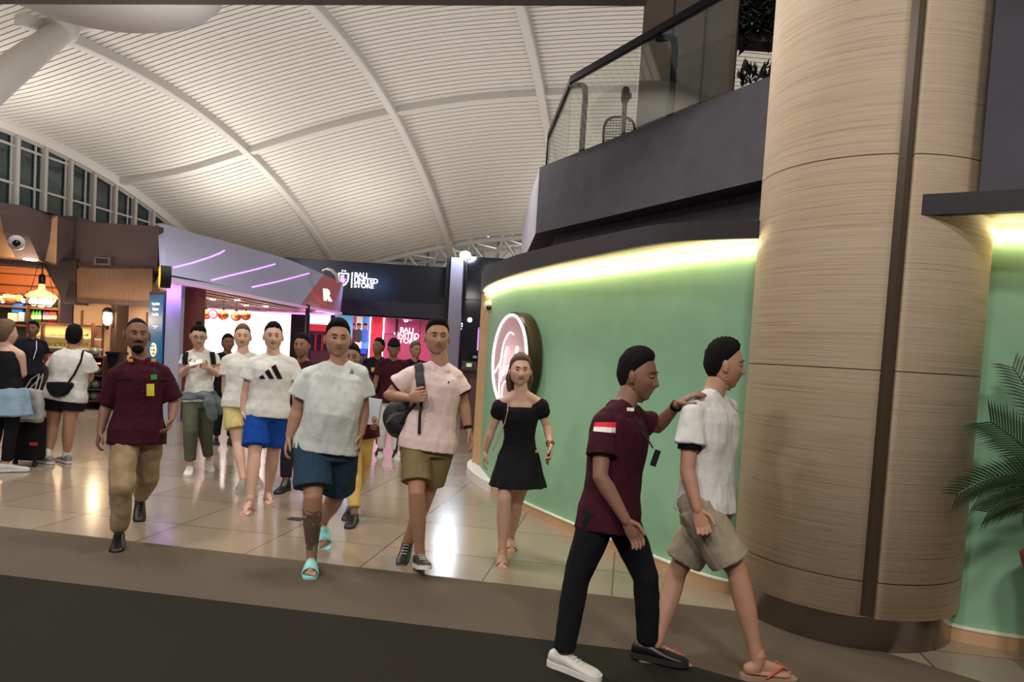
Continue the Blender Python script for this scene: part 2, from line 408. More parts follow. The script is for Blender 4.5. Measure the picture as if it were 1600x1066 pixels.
# set-back lower bulkhead between cove and mezzanine
K_ = Vector((.543, 11.0)); dk = (Vector((2.467, 7.549))-K_).normalized()
b = MB(); b.prism([W2(p, 2.45) for p in (K_, K_+dk*12, K_+dk*12+nin*5, K_+nin*5, K_+Vector((-.12, 3)))], (0, 0, zb-2.45)); struct('wall_bulkhead', b, M_purple)
# brown core behind the balcony and planter
M_brown = mat('brown_cladding', (112, 98, 84), .7, var=.08, vs=2)
g0 = at(1003, 60, 9.6); g1 = at(1150, 60, 8.2)
b = MB(); dv = Vector((g1.x-g0.x, g1.y-g0.y, 0)); nn = Vector((-dv.y, dv.x, 0)).normalized()
if nn.y < 0: nn = -nn
b.prism([Vector((g0.x, g0.y, zt)), Vector((g1.x, g1.y, zt)), Vector((g1.x, g1.y, zt))+cw(.22, .7), Vector((g0.x, g0.y, zt))+cw(.15, .7)], (0, 0, 6.5)); struct('wall_core', b, M_brown)
b = MB()
for t in (.36, .7): 
    p = Vector((g0.x, g0.y, 0)).lerp(Vector((g1.x, g1.y, 0)), t); b.box((p.x, p.y, zt+3.2), (.03, .03, 6.4))
struct('trim_7', b, mat('dark_joint', (60, 52, 46), .8))
# ---- glass balustrade
M_blk = mat('black_metal', (20, 20, 22), .4, .6)
def glassmat(name, tint=(.93, .97, .94), rough=0):
    m = bpy.data.materials.new(name); m.use_nodes = True; nt = m.node_tree; nt.nodes.remove(nt.nodes['Principled BSDF'])
    t = nt.nodes.new('ShaderNodeBsdfTransparent'); t.inputs[0].default_value = tint+(1,)
    g = nt.nodes.new('ShaderNodeBsdfGlossy'); g.inputs['Roughness'].default_value = .03
    fr = nt.nodes.new('ShaderNodeLayerWeight'); fr.inputs[0].default_value = .12
    mx = nt.nodes.new('ShaderNodeMixShader'); nt.links.new(fr.outputs['Facing'], mx.inputs[0]); nt.links.new(t.outputs[0], mx.inputs[1]); nt.links.new(g.outputs[0], mx.inputs[2])
    nt.links.new(mx.outputs[0], nt.nodes['Material Output'].inputs[0]); return m
M_glass = glassmat('clear_glass')
zr = 5.55
def railpt(px, py):
    r = ray(px, py); k = (zr-CAMH)/r.z; return CO+r*k
r0 = railpt(1150, -28); r1 = railpt(895, 119); r2 = railpt(859, 207); r3 = railpt(855, 256)
b_root = empty('glass_balustrade', (r1.x, r1.y, zt), 'glass balustrade with a black handrail along the edge of the mezzanine', 'balustrade')
rail = MB()
for p, q in ((r0, r1), (r1, r2), (r2, r3)):
    d = (q-p); n = Vector((-d.y, d.x, 0)).normalized()
    rail.prism([p+n*.035, q+n*.035, q-n*.035, p-n*.035], (0, 0, -.09))
rail.build('handrail', M_blk, b_root)
for i, (p, q) in enumerate(((r0, r0.lerp(r1, .5)), (r0.lerp(r1, .51), r1), (r1, r2), (r2, r3))):
    g = MB(); p2, q2 = Vector((p.x, p.y, zt)), Vector((q.x, q.y, zt)); n = Vector((-(q-p).y, (q-p).x, 0)).normalized()
    g.prism([p2, q2, q2+Vector((0, 0, zr-zt-.08)), p2+Vector((0, 0, zr-zt-.08))], n*.012); g.build('glass_panel', M_glass, b_root)
def bent_post(p):
    inn = W2(nin, 0)*.0
    n = cw(nin.x, nin.y, 0).normalized(); alongd = (r0-r1).normalized(); alongd.z = 0
    base = Vector((p.x, p.y, zt))+n*.12
    path = [base, base+Vector((0, 0, .82)), base+Vector((0, 0, .93))-alongd*.03, base+Vector((0, 0, .98))-alongd*.10, base+Vector((0, 0, .99))-alongd*.22-n*.08]
    m = MB(); m.tube(path, .042, 10); m.build('post', M_blk, b_root, smooth=True)
bent_post(r1.lerp(r0, .055)); bent_post(r1.lerp(r0, .66))
m = MB(); pl = Vector((r3.x, r3.y, zt)); m.box(pl+Vector((0, 0, .52)), (.05, .05, 1.04)); m.build('post', M_blk, b_root)
# belt-barrier post and mesh chair behind the glass
bp = at(972, 225, 10.3); bp.z = zt
e = empty('queue_post', bp, 'dark queue barrier post standing behind the balcony glass', 'post')
m = MB(); m.tube([bp+Vector((0, 0, .02)), bp+Vector((0, 0, .92))], .035, 12); m.build('pole', mat('dark_steel', (70, 68, 62), .4, .5), e, smooth=True)
m = MB(); m.tube([bp+Vector((0, 0, .90)), bp+Vector((0, 0, 1.04))], .06, 12); m.box(bp+Vector((.06, 0, .96)), (.06, .05, .07)); m.build('belt_head', M_blk, e)
m = MB(); m.lathe(bp, [(.17, 0), (.17, .02), (.05, .035)]); m.build('base', M_blk, e)
ch = at(966, 225, 11.5); ch.z = zt
e = empty('mesh_chair', ch, 'office chair with a curved mesh back behind the balcony glass', 'chair')
cr = cw(1, 0, 0); cb = cw(0, 1, 0)
m = MB(); pts = []
for k in range(25):
    a = math.pi*2*k/24; x = .25*np.sign(math.cos(a))*abs(math.cos(a))**.6; z = .78+.27*np.sign(math.sin(a))*abs(math.sin(a))**.6
    pts.append(ch+cr*x+Vector((0, 0, z))-cb*.05*(1-(x/.25)**2))
m.tube(pts, .022, 8, round=False); m.build('back_frame', M_blk, e, smooth=True)
m = MB()
for k in range(11):
    z = .56+k*.044; m.tube([ch+cr*(-.23)+Vector((0, 0, z)), ch-cb*.05+Vector((0, 0, z)), ch+cr*.23+Vector((0, 0, z))], .007, 5)
for k in range(9): m.tube([ch+cr*(-.2+k*.05)+Vector((0, 0, .54)), ch+cr*(-.2+k*.05)+Vector((0, 0, 1.02))], .004, 5)
m.build('back_mesh', mat('grey_mesh', (90, 88, 84), .7), e)
m = MB(); m.ell(ch-cb*.25+Vector((0, 0, .46)), (.26, .25, .05)); m.build('seat', M_blk, e, smooth=True)
m = MB(); m.tube([ch-cb*.25+Vector((0, 0, .08)), ch-cb*.25+Vector((0, 0, .44))], .03)
for k in range(5):
    a = k*2*math.pi/5; m.tube([ch-cb*.25+Vector((0, 0, .10)), ch-cb*.25+Vector((.3*math.cos(a), .3*math.sin(a), .045))], .02)
m.build('base', M_blk, e, smooth=True)
# hanging and standing greenery in the opening beyond the core
def leafy(name, c, n, rx, rz, label, green, hang=False, seed=1, L=.16):
    rnd = random.Random(seed); m = MB()
    for i in range(n):
        p = c+cr*rnd.uniform(-rx, rx)+cb*rnd.uniform(-.2, .2)+Vector((0, 0, rnd.uniform(-rz, rz)))
        d = Vector((rnd.uniform(-1, 1), rnd.uniform(-1, 1), rnd.uniform(-1.4, .2) if hang else rnd.uniform(.1, 1.4))).normalized(); sd = d.cross(Vector((0, 0, 1))).normalized()
        l = L*rnd.uniform(.6, 1.4); w = l*.16; nn = d.cross(sd)*.01
        m.add([p, p+d*l*.5+sd*w+nn, p+d*l-nn*3, p+d*l*.5-sd*w+nn], [(0, 1, 2, 3)])
    o = m.build(name, green); tag(o, label, 'plant'); return o
M_leaf = mat('dark_leaf', (58, 66, 48), .6, var=.3, vs=6)
c = at(1180, 22, 9.0); leafy('hanging_foliage', c, 900, .36, .28, 'dark trailing foliage hanging at the top of the mezzanine opening', M_leaf, True, 3)
c = at(1182, 122, 8.4); leafy('spiky_plant', c, 90, .20, .05, 'small spiky plants on the mezzanine edge beside the wood column', M_leaf, False, 4, .14)
b = MB(); c = at(1181, 66, 9.1); b.box(c-Vector((0,0,.0)), (.9, .3, .10), Matrix.Rotation(YAW, 3, 'Z')); tag(b.build('planter_shelf', M_brown), 'brown planter shelf holding the trailing foliage above the balcony', 'planter')
# ================================================================ WOOD COLUMN
PC = (2.274, 4.714); pr = .686
def wood_mat():
    m = bpy.data.materials.new('washed_oak_veneer'); m.use_nodes = True; nt = m.node_tree; b = nt.nodes['Principled BSDF']
    tc = nt.nodes.new('ShaderNodeTexCoord'); mp = nt.nodes.new('ShaderNodeMapping'); mp.inputs['Scale'].default_value = (.8, .8, 95)
    nt.links.new(tc.outputs['Object'], mp.inputs[0])
    n = nt.nodes.new('ShaderNodeTexNoise'); n.inputs['Scale'].default_value = 1.6; n.inputs['Detail'].default_value = 8; n.inputs['Roughness'].default_value = .68; n.inputs['Distortion'].default_value = .25
    nt.links.new(mp.outputs[0], n.inputs[0]); r = nt.nodes.new('ShaderNodeValToRGB')
    e = r.color_ramp.elements; e[0].position = .30; e[0].color = lin((184, 156, 128)); e[1].position = .53; e[1].color = lin((240, 216, 186))
    x = e.new(.44); x.color = lin((230, 204, 174)); x = e.new(.70); x.color = lin((246, 226, 200))
    nt.links.new(n.outputs[0], r.inputs[0])
    sp = nt.nodes.new('ShaderNodeSeparateXYZ'); nt.links.new(tc.outputs['Object'], sp.inputs[0])
    def mth(op, a, v, v2=None):
        q = nt.nodes.new('ShaderNodeMath'); q.operation = op; nt.links.new(a, q.inputs[0]); q.inputs[1].default_value = v; return q.outputs[0]
    z = mth('ADD', sp.outputs['Z'], -.41+1.22*4); z = mth('MODULO', z, 1.22); z = mth('LESS_THAN', z, .006)
    mx = nt.nodes.new('ShaderNodeMix'); mx.data_type = 'RGBA'; nt.links.new(z, mx.inputs[0]); nt.links.new(r.outputs[0], mx.inputs[6]); mx.inputs[7].default_value = lin((70, 52, 38))
    nt.links.new(mx.outputs[2], b.inputs['Base Color']); b.inputs['Roughness'].default_value = .5
    bp = nt.nodes.new('ShaderNodeBump'); bp.inputs['Strength'].default_value = .15; bp.inputs['Distance'].default_value = .01
    nt.links.new(n.outputs[0], bp.inputs['Height']); nt.links.new(bp.outputs[0], b.inputs['Normal'])
    return m
M_wood = wood_mat()
def cw_inv(v):
    c, s = math.cos(YAW), math.sin(YAW); return (v.x*c+v.y*s, -v.x*s+v.y*c)
def hitcircle(px, r=pr):
    rv = cw_inv(ray(px, 600)); a = math.atan2(rv[0], rv[1]); dx, dy = math.sin(a), math.cos(a)
    bq = dx*PC[0]+dy*PC[1]; cq = PC[0]**2+PC[1]**2-r*r; t = bq-math.sqrt(max(bq*bq-cq, 0)); return math.atan2(dy*t-PC[1], dx*t-PC[0])
aL, aR = hitcircle(1374), hitcircle(1400)
e = empty('wood_column', cw(PC[0], PC[1], 0)); e['kind'] = 'structure'
ztop = 9.0
angs = np.linspace(aR, aL+2*math.pi, 120)
ring_out = [(PC[0]+pr*math.cos(a), PC[1]+pr*math.sin(a)) for a in angs]
ring_in = [(PC[0]+(pr-.06)*math.cos(a), PC[1]+(pr-.06)*math.sin(a)) for a in angs]
o = ringstrip(ring_out, ring_in, .20, ztop).build('column_cladding', M_wood, e, smooth=False)
for p in o.data.polygons: p.use_smooth = abs(p.normal.z) < .3 and p.area > .05
b = MB(); rr = pr-.045
for z in (.2, ztop): pass
rings = [[cw(PC[0]+rr*math.cos(a), PC[1]+rr*math.sin(a), z) for a in np.linspace(0, 2*math.pi, 64, endpoint=False)] for z in (.2, ztop)]
b.loft(rings); b.build('column_slot', mat('bronze_strip', (74, 60, 44), .35, .3), e, smooth=False)
b = MB(); rb = pr-.03
rings = [[cw(PC[0]+rb*math.cos(a), PC[1]+rb*math.sin(a), z) for a in np.linspace(0, 2*math.pi, 90, endpoint=False)] for z in (.0, .002, .198, .2)]
b.loft(rings); o = b.build('column_base', mat('brushed_steel', (150, 142, 136), .22, 1, bump=.05, bs=20, stretch=(1, 1, .1)), e)
for p in o.data.polygons: p.use_smooth = abs(p.normal.z) < .3
# lintel and wall over the right bay
b = MB(); l0, l1 = Vector((2.197, 4.048)), Vector((2.634, 3.791)); ld = (l1-l0).normalized(); l2 = l0+ld*4.5; ln = Vector((-ld.y, ld.x))
b.prism([W2(p, 2.515) for p in (l0, l2, l2+ln*.06, l0+ln*.06)], (0, 0, .115)); struct('trim_8', b, M_black)
b = MB(); b.prism([W2(p, 2.56) for p in (l0+ln*.05, l2+ln*.02, Vector((6.5, 3.3)), Vector((3.9, 4.05)), Vector((3.167, 4.3)), Vector((2.9, 4.45)), Vector((2.5, 4.6)))], (0, 0, .05)); struct('ceiling_bay_soffit', b, mat('pale_wood', (206, 176, 140), .6))
w0 = l0+ld*.30+ln*.03
b = MB(); b.prism([W2(p, 2.63) for p in (w0, l2+ln*.03, l2+ln*1.0, w0+ln*1.0)], (0, 0, 6)); struct('wall_upper_right', b, M_purple)
# a plain purple-grey door reveal closes the building beyond the frame
b = MB(); b.prism([W2(p, 0) for p in (Vector((5.6, 3.2)), Vector((5.8, 3.2)), Vector((5.8, 4.48)), Vector((5.6, 4.48)))], (0, 0, 2.5)); struct('wall_side_right', b, M_purple)
# white curved plinth at the far end of the green wall
PLO = [(-.30, 10.1), (-.46, 9.9), (-.53, 9.6), (-.52, 9.2), (-.43, 8.75), (-.30, 8.35), (-.20, 8.12)]; PLI = [(-.27, 9.9), (-.38, 9.75), (-.42, 9.5), (-.36, 9.2), (-.30, 8.8), (-.23, 8.45), (-.17, 8.13)]
struct('trim_19', ringstrip(spline(PLO, 4), spline(PLI, 4), 0, .11), mat('white_gloss', (222, 218, 214), .3))
# ================================================================ SHOPS AND BACKGROUND
RV = cw(1, 0, 0); BV = cw(0, 1, 0); UP = Vector((0, 0, 1))      # right / away / up as seen on entering the hall
RZ = Matrix((RV, BV, UP)).transposed()
def slab(px0, py0, px1, py1, D, th=.05, mi=0, mb=None, z0=None, z1=None):
    """box standing on the plan, its front face spanning the two pixel corners at depth D"""
    xm = (px0+px1)/2; ym = (py0+py1)/2
    a, b = at(px0, ym, D), at(px1, ym, D); t, u = at(xm, py0, D), at(xm, py1, D)
    w = (b-a).length; zt_ = t.z if z1 is None else z1; zb_ = u.z if z0 is None else z0
    c = (a+b)/2; c.z = (zt_+zb_)/2
    mb = mb or MB(); mb.box(c+BV*th/2, (w, th, zt_-zb_), RZ, mi); return mb
M_dkwood = mat('dark_walnut', (62, 40, 30), .5, var=.2, vs=3, stretch=(1, 1, .2))
M_redwood = mat('red_brown_wood', (98, 56, 40), .5, var=.15, vs=3, stretch=(1, 1, .2))
M_cream = mat('cream_panel', (188, 152, 120), .7)
M_orange = mat('orange_wood', (196, 110, 56), .5, var=.12, vs=2, stretch=(3, 3, .5))
M_brfas = mat('plum_brown_fascia', (90, 72, 72), .8, var=.06, vs=3)
M_tanhood = mat('tan_hood', (176, 132, 92), .6, var=.12, vs=1.2, stretch=(.4, .4, 4))
ORD = ('first', 'second', 'third', 'fourth', 'fifth', 'sixth', 'seventh', 'eighth', 'ninth', 'tenth', 'eleventh', 'twelfth', 'thirteenth')
# ---- restaurant
b = slab(118, 350, 247, 424, 14.5, .2); slab(-160, 330, 122, 410, 15.0, 1.0, mb=b); o = struct('wall_restaurant_fascia', b, M_brfas)
b = slab(116, 412, 252, 420, 14.45, .1); slab(116, 469, 240, 476, 14.42, .12, mb=b); slab(100, 404, 118, 475, 14.4, .6, mb=b); struct('trim_9', b, M_dkwood)
b = MB()
n = 46
for i in range(n):
    x0 = 118+i*(238-118)/n; slab(x0, 420, x0+(238-118)/n*.72, 470, 14.44, .05, mb=b)
slab(118, 420, 238, 470, 14.5, .3, mb=b); struct('wall_slatted_panel', b, mat('slat_wood', (124, 92, 68), .6, var=.1, vs=2))
b = slab(112, 474, 244, 700, 14.95, .3, z0=0); struct('wall_restaurant', b, M_cream)
for k, (x0, x1) in enumerate(((124, 160), (186, 228))):
    y0 = 485 if k == 0 else 488; f = MB()
    for q in ((x0, y0, x1, y0+2.6), (x0, 640, x1, 643), (x0, y0, x0+2.6, 643), (x1-2.6, y0, x1, 643)): slab(*q, 14.91, .05, mb=f)
    struct('trim_%d' % (10+k), f, M_redwood)
b = slab(171, 474, 180, 660, 14.5, .5, z0=0); struct('trim_12', b, M_dkwood)
# wall sconce
c = at(168, 496, 14.35); e = empty('wall_sconce', c, 'lit wall sconce with a frosted glass shade on the dark post', 'lamp')
m = MB(); m.lathe(c, [(.06, .12), (.10, .10), (.10, .13), (.05, .19), (.02, .20)]); m.tube([c+Vector((0, 0, -.16)), c+Vector((0, 0, -.22))], .03); m.tube([c+Vector((0, 0, .16)), c+RV*.12+Vector((0, 0, .14)), c+RV*.12+Vector((0, 0, -.2))], .015); m.build('bracket', M_blk, e, smooth=True)
m = MB(); m.lathe(c, [(.03, -.16), (.07, -.12), (.085, -.02), (.07, .10)]); m.build('glass_shade', glow('sconce_glow', (255, 206, 150), 7), e, smooth=True)
point('wall_sconce_light', c-BV*.3, 16, (1, .75, .5), .08)
# hood over the counter
b = MB(); rings = []
for (px, D) in ((-160, 12.2), (0, 12.6), (40, 12.8), (62, 13.2), (92, 13.9), (120, 14.6)):
    T = at(px, 326, D); zt2 = 3.72; prof = [(0, zt2), (0, zt2-.16), (.0, zt2-.2), (.10, 3.2), (.28, 2.98), (.42, 2.80), (.9, 2.80), (.9, zt2)]
    base = Vector((T.x, T.y, 0)); dirn = (BV*1.0+RV*-.35*(px > 45)).normalized()
    rings.append([base+dirn*q[0]+UP*q[1] for q in prof])
b.loft(rings); o = struct('wall_restaurant_hood', b, [M_tanhood, M_brfas])
for p in o.data.polygons:
    if p.center.z > 3.6 or (p.normal.dot(RV) > .3): p.material_index = 1
b = MB(); a0 = at(64, 407, 13.9); b.prism([at(64, 407, 13.9), at(118, 407, 14.4), at(118, 476, 14.4), at(100, 472, 14.4)], BV*.3); struct('trim_13', b, mat('very_dark_wood', (34, 22, 18), .6))
# dome camera on the hood
def dome(px, py, D, r, label, parent=None):
    c = at(px, py, D); e = empty('dome_camera', c, label, 'security camera')
    d = (CO-c).normalized(); d = Vector((d.x, d.y, -.35)).normalized(); a_, b_ = frame(d); M = Matrix((a_, b_, d)).transposed()
    m = MB(); m.lathe(c, [(r, -.02), (r, .03), (r*.8, .06), (.01, .065)], 24, M=M); m.build('housing', mat('camera_white', (200, 192, 190), .5), e, smooth=True)
    m = MB(); m.ell(c+d*.05, r*.5, M); m.build('lens_dome', mat('black_lens', (15, 15, 18), .1), e, smooth=True)
dome(26, 379, 12.55, .13, 'white dome security camera on the tan restaurant hood')
# orange back wall, shelves, posts
b = slab(-160, 398, 100, 462, 17.0, .1); struct('wall_orange_back', b, M_orange)
b = MB()
for y in (402, 424, 441): slab(-160, y, 100, y+2, 16.95, .06, mb=b)
struct('trim_14', b, M_redwood)
b = slab(-160, 455, 100, 530, 17.0, .1); struct('wall_bar_back', b, mat('bar_back_grey', (96, 100, 92), .6))
sh = empty('back_bar_shelving', at(40, 505, 16.6)); tag(sh, 'dark wooden back bar shelving behind the restaurant counter', 'shelf')
for y0, y1 in ((455, 458.5), (474.5, 477.5), (503, 506)): slab(-160, y0, 93, y1, 16.5, .42).build('shelf_board', M_redwood, sh)
for x in (40.5, 91): slab(x, 455, x+3, 506, 16.45, .45).build('upright', M_dkwood, sh)
area('wall_bar_lamp', at(40, 462, 16.2), 2.5, 60, (1, .7, .4), (0, 0, 0), .5); area('wall_bar_lamp', at(20, 420, 15.8), 2.5, 60, (1, .66, .38), (R(60), 0, YAW), .4)
def bottle(px, ybot, D, h, r, m, label, grp, capm=None):
    base = at(px, ybot, D); e = empty('bottle', base, label, 'bottle', grp)
    b = MB(); b.lathe(base, [(r, 0), (r, h*.6), (r*.35, h*.78), (r*.35, h*.95)], 12); b.build('bottle_body', m, e, smooth=True)
    c = MB(); c.lathe(base, [(r*.4, h*.93), (r*.4, h)], 10); c.build('cap', capm or M_blk, e)
    l = MB(); l.lathe(base, [(r*1.03, h*.18), (r*1.03, h*.45)], 12); l.build('bottle_label', mat('label_cream', (220, 214, 190), .6), e)
GR, RD, PU = mat('green_bottle', (60, 160, 50), .3, emit=(40, 120, 30), es=.25), mat('red_bottle', (216, 60, 40), .3), mat('purple_bottle', (140, 70, 120), .3)
for i, x in enumerate((47, 52, 57, 62)): bottle(x, 503, 16.6, .34, .035, GR, ORD[i]+' green bottle from the left on the lower back bar shelf under the pendant lamp', 'green bottles on the lower back bar shelf')
for i, x in enumerate((69.5, 74)): bottle(x, 503, 16.6, .32, .034, PU, 'purple bottle between green and red bottles on the lower shelf, '+('beside the green ones' if i == 0 else 'beside the red ones'), 'purple bottles on the lower back bar shelf')
for i, x in enumerate((78.5, 82.5, 86.5)): bottle(x, 503, 16.6, .32, .036, RD, ORD[i]+' red bottle from the left at the right end of the lower back bar shelf', 'red bottles on the lower back bar shelf', mat('yellow_cap', (230, 220, 50), .5, emit=(230, 220, 50), es=.5))
def small(name, label, cat, px, ybot, D, w, h, m, grp=None, shape='box'):
    c = at(px, ybot, D); b = MB()
    if shape == 'box': b.box(c+UP*h/2, (w, w*.8, h), RZ)
    elif shape == 'pot': b.lathe(c, [(w*.3, 0), (w*.5, h*.25), (w*.5, h*.75), (w*.35, h)], 16)
    elif shape == 'ball': b.ell(c+UP*h/2, (w/2, w/2, h/2))
    o = b.build(name, m, smooth=shape != 'box'); 
    if shape == 'box': bevel(o, .015)
    return tag(o, label, cat, grp)
small('storage_tub', 'blue plastic tub on the lower back bar shelf', 'tub', 31, 489, 16.65, .26, .22, mat('blue_plastic', (30, 100, 200), .4))
small('storage_box', 'cream box on the lower back bar shelf left of the blue tub', 'box', 22, 503, 16.6, .2, .2, mat('cream_box', (214, 202, 168), .6))
small('storage_tub', 'pale translucent tub below the blue tub on the lower shelf', 'tub', 35.5, 503, 16.6, .14, .22, mat('pale_plastic', (150, 180, 205), .3))
for x, w, h in ((1, .26, .17), (17, .32, .24)): small('copper_pot', ('smaller' if x < 9 else 'larger')+' round copper pot on the upper back bar shelf', 'pot', x, 474, 16.55, w, h, mat('copper', (214, 138, 96), .3, .6), 'copper pots on the upper shelf', 'pot')
c = at(30, 466, 16.5); b = MB(); b.lathe(c, [(.10, 0), (.10, .02), (.06, .03), (.01, .02)], 20, M=Matrix((RV, UP, -BV)).transposed()); tag(b.build('copper_plate', mat('copper', (214, 138, 96)), smooth=True), 'upright round copper plate on the upper back bar shelf', 'plate')
for i, x in enumerate((4, 37, 55, 83)):
    c = at(x, 470, 16.5); b = MB(); b.ell(c, .05, n=10, m=8); tag(b.build('shelf_lamp', glow('shelf_bulb', (255, 224, 170), 12), smooth=True), 'small glowing bulb on the upper back bar shelf, %s from the left' % ORD[i], 'lamp', 'bulbs on the upper back bar shelf')
# pendant lantern
c = at(65, 462, 14.0); e = empty('pendant_lamp', c, 'glass and brass pendant lamp hanging over the pastry counter', 'lamp')
m = MB(); m.lathe(c, [(.26, -.06), (.28, -.02), (.20, .06), (.07, .11), (.05, .22), (.04, .26)], 24); m.build('lamp_shade', mat('frosted_cream', (232, 214, 160), .4, emit=(255, 214, 140), es=.9), e, smooth=True)
m = MB(); m.ell(c+UP*-.13, .10, n=12); m.ell(c+UP*-.13+RV*.15, .085, n=12); m.ell(c+UP*-.13-RV*.15, .085, n=12); m.build('bulb', glow('bulb_warm', (255, 226, 170), 6), e, smooth=True)
m = MB(); m.lathe(c, [(.26, -.20), (.27, -.20), (.27, -.18), (.26, -.18)], 24)
for k in range(6): a = k*math.pi/3; m.tube([c+Vector((.265*math.cos(a), .265*math.sin(a), -.05)), c+Vector((.265*math.cos(a), .265*math.sin(a), -.20))], .008, 6)
m.build('cage', M_blk, e)
m = MB(); m.tube([c+UP*.25, c+UP*.37], .06); m.tube([c+UP*.36, c+UP*.72], .012)
for s_ in (-1, 1): m.tube([c+RV*.24*s_, c+RV*.1*s_+UP*.55, c+UP*.70], .006, 6)
m.build('hanger', M_blk, e, smooth=True)
point('pendant_lamp_light', c-UP*.35, 14, (1, .78, .5), .1)
# counter and pastry case
b = slab(-160, 550, 124, 700, 14.2, .72, z0=0); o = b.build('restaurant_counter', M_dkwood); tag(o, 'dark wooden restaurant counter carrying the pastry case', 'counter')
b = slab(60, 556, 84, 567, 14.15, .04); tag(b.build('orange_panel', mat('orange_panel', (220, 96, 40), .5, emit=(220, 90, 30), es=.35)), 'small orange lit panel on the front of the counter', 'panel')
c = at(92, 550, 14.5); e = empty('pastry_case', c, 'glass pastry display case in a wooden frame on the counter', 'display case')
f = MB()
for q in ((40, 505, 145, 509), (40, 545, 145, 550), (40, 505, 43, 550), (63, 505, 67, 550), (142, 505, 145, 550)): slab(*q, 14.2, .06, mb=f)
for q in ((40, 505, 145, 508),): slab(*q, 14.25, .5, mb=f)
f.build('frame', M_redwood, e)
slab(43, 509, 142, 546, 14.7, .03).build('back_panel', mat('case_back', (216, 186, 130), .6, emit=(255, 206, 130), es=.25), e)
slab(43, 526, 142, 528.2, 14.3, .38).build('case_shelf', mat('case_shelf', (235, 225, 200), .4), e)
slab(43, 541.5, 142, 545, 14.28, .4).build('case_tray', mat('case_shelf', (235, 225, 200)), e)
slab(43, 509, 142, 546, 14.22, .006).build('glass_panel', M_glass, e)
area('pastry_case_lamp', at(92, 510.5, 14.45), 1.1, 9, (1, .85, .6), (0, 0, YAW), .2)
rn = random.Random(5); BR = mat('bread_crust', (206, 156, 70), .6, var=.2, vs=20)
for row, (yb, D) in enumerate(((526, 14.5), (541, 14.45))):
    for i in range(13):
        x = 48+i*7.2; small('pastry', 'golden pastry in the lit glass case, %s, %s from the left' % ('upper shelf' if row == 0 else 'lower tray', ORD[i]), 'pastry', x, yb, D, .095, .06+.02*rn.random(), BR, 'pastries on the %s of the case' % ('upper shelf' if row == 0 else 'lower tray'), 'ball')
# shelf of dark balls
c = at(146, 640, 14.0); c.z = 0; e = empty('display_shelf', c, 'dark open display shelf of round balls beside the restaurant counter', 'shelf')
for x in (128, 159): slab(x, 557, x+1.8, 640, 13.9, .5, z0=0).build('side_panel', M_dkwood, e)
for y in (557, 586, 608, 626): slab(128, y, 161, y+2, 13.9, .5).build('shelf_board', M_dkwood, e)
slab(128, 557, 161, 640, 14.38, .03, z0=0).build('back_panel', M_black, e)
BL = mat('dull_green_ball', (98, 104, 92), .35, .2)
for (x, yb, lab) in ((136, 586, 'upper'), (151.5, 586, 'upper'), (137, 608, 'middle'), (150.5, 608, 'middle'), (137, 626, 'bottom'), (148.5, 626, 'bottom')):
    small('display_ball', 'dull green-grey ball on the %s row of the dark display shelf, %s side' % (lab, 'left' if x < 140 else 'right'), 'ball', x, yb, 14.05, .19, .19, BL, None, 'ball')
small('display_ball', 'grey-green ball resting on top of the dark display shelf', 'ball', 148, 557, 14.05, .18, .18, BL, None, 'ball')
b = slab(164, 550, 188, 554, 13.95, .3); slab(166, 554, 184, 566, 14.0, .2, mb=b); slab(168, 560, 178, 700, 14.05, .1, mb=b, z0=0); o = b.build('card_reader_stand', M_blk); tag(o, 'slim black stand with a flat tray in front of the cream wall', 'stand')
# little red lights strip on the shelf
for i in range(7):
    c = at(139+i*2.9, 568, 13.86); b = MB(); b.ell(c, (.012, .012, .02), n=8, m=6); tag(b.build('indicator_light', glow('red_led', (255, 120, 80), 4)), 'tiny red light along the top of the display shelf, %s from the left' % ORD[i], 'light', 'red lights along the display shelf')
# vent speaker
e = empty('wall_speaker', at(160, 407, 14.4), 'small dark rectangular speaker on the restaurant fascia', 'speaker')
f = MB()
for q in ((147, 402, 171, 404), (150, 412, 172, 414), (147, 402, 149.5, 414), (169, 402, 171.5, 414)): slab(*q, 14.38, .06, mb=f)
f.build('frame', mat('grey_frame', (110, 92, 92), .6), e); slab(149, 404, 170, 412.5, 14.4, .05).build('grille', M_black, e)
# hood downlight
c = at(47, 405, 13.0); c.z = 2.79; b = MB(); b.lathe(c, [(.11, 0), (.11, -.02), (.09, -.025)], 20); tag(b.build('hood_downlight', glow('lamp_warm', (255, 230, 196), 16)), 'round lit downlight under the restaurant hood', 'lamp')
point('hood_downlight_light', c-UP*.15, 20, (1, .82, .6), .1)
# blade sign and menu screen
c = at(251, 432, 11.8); e = empty('round_blade_sign', c, 'round black blade sign with an orange lit emblem above the menu screen', 'sign')
nd = (-RV*.35-BV).normalized(); nd = (-RV*.86-BV*.5).normalized(); rt = UP.cross(nd).normalized(); Md = Matrix((rt, UP, nd)).transposed()
m = MB(); m.lathe(c, [(.185, -.15), (.185, .0), (.17, .01)], 32, M=Md); m.build('drum', M_black, e, smooth=False)
m = MB(); m.lathe(c, [(.155, .012), (.17, .012), (.17, .02), (.155, .02)], 32, M=Md); m.ell(c+nd*.02-UP*.02, (.09, .10, .012), Md); m.box(c+nd*.02+UP*.09, (.12, .05, .02), Md); m.ell(c+nd*.02+UP*.115, (.05, .025, .012), Md); m.build('emblem', glow('orange_sign', (255, 160, 30), 2.5), e)
m = MB(); m.box(c+nd*.034+UP*.02-rt*.035, (.03, .015, .006), Md); m.box(c+nd*.034+UP*.02+rt*.035, (.03, .015, .006), Md); m.box(c+nd*.034-UP*.06, (.07, .03, .006), Md); m.box(c+nd*.034+UP*.075, (.16, .012, .006), Md); m.build('emblem_marks', M_black, e)
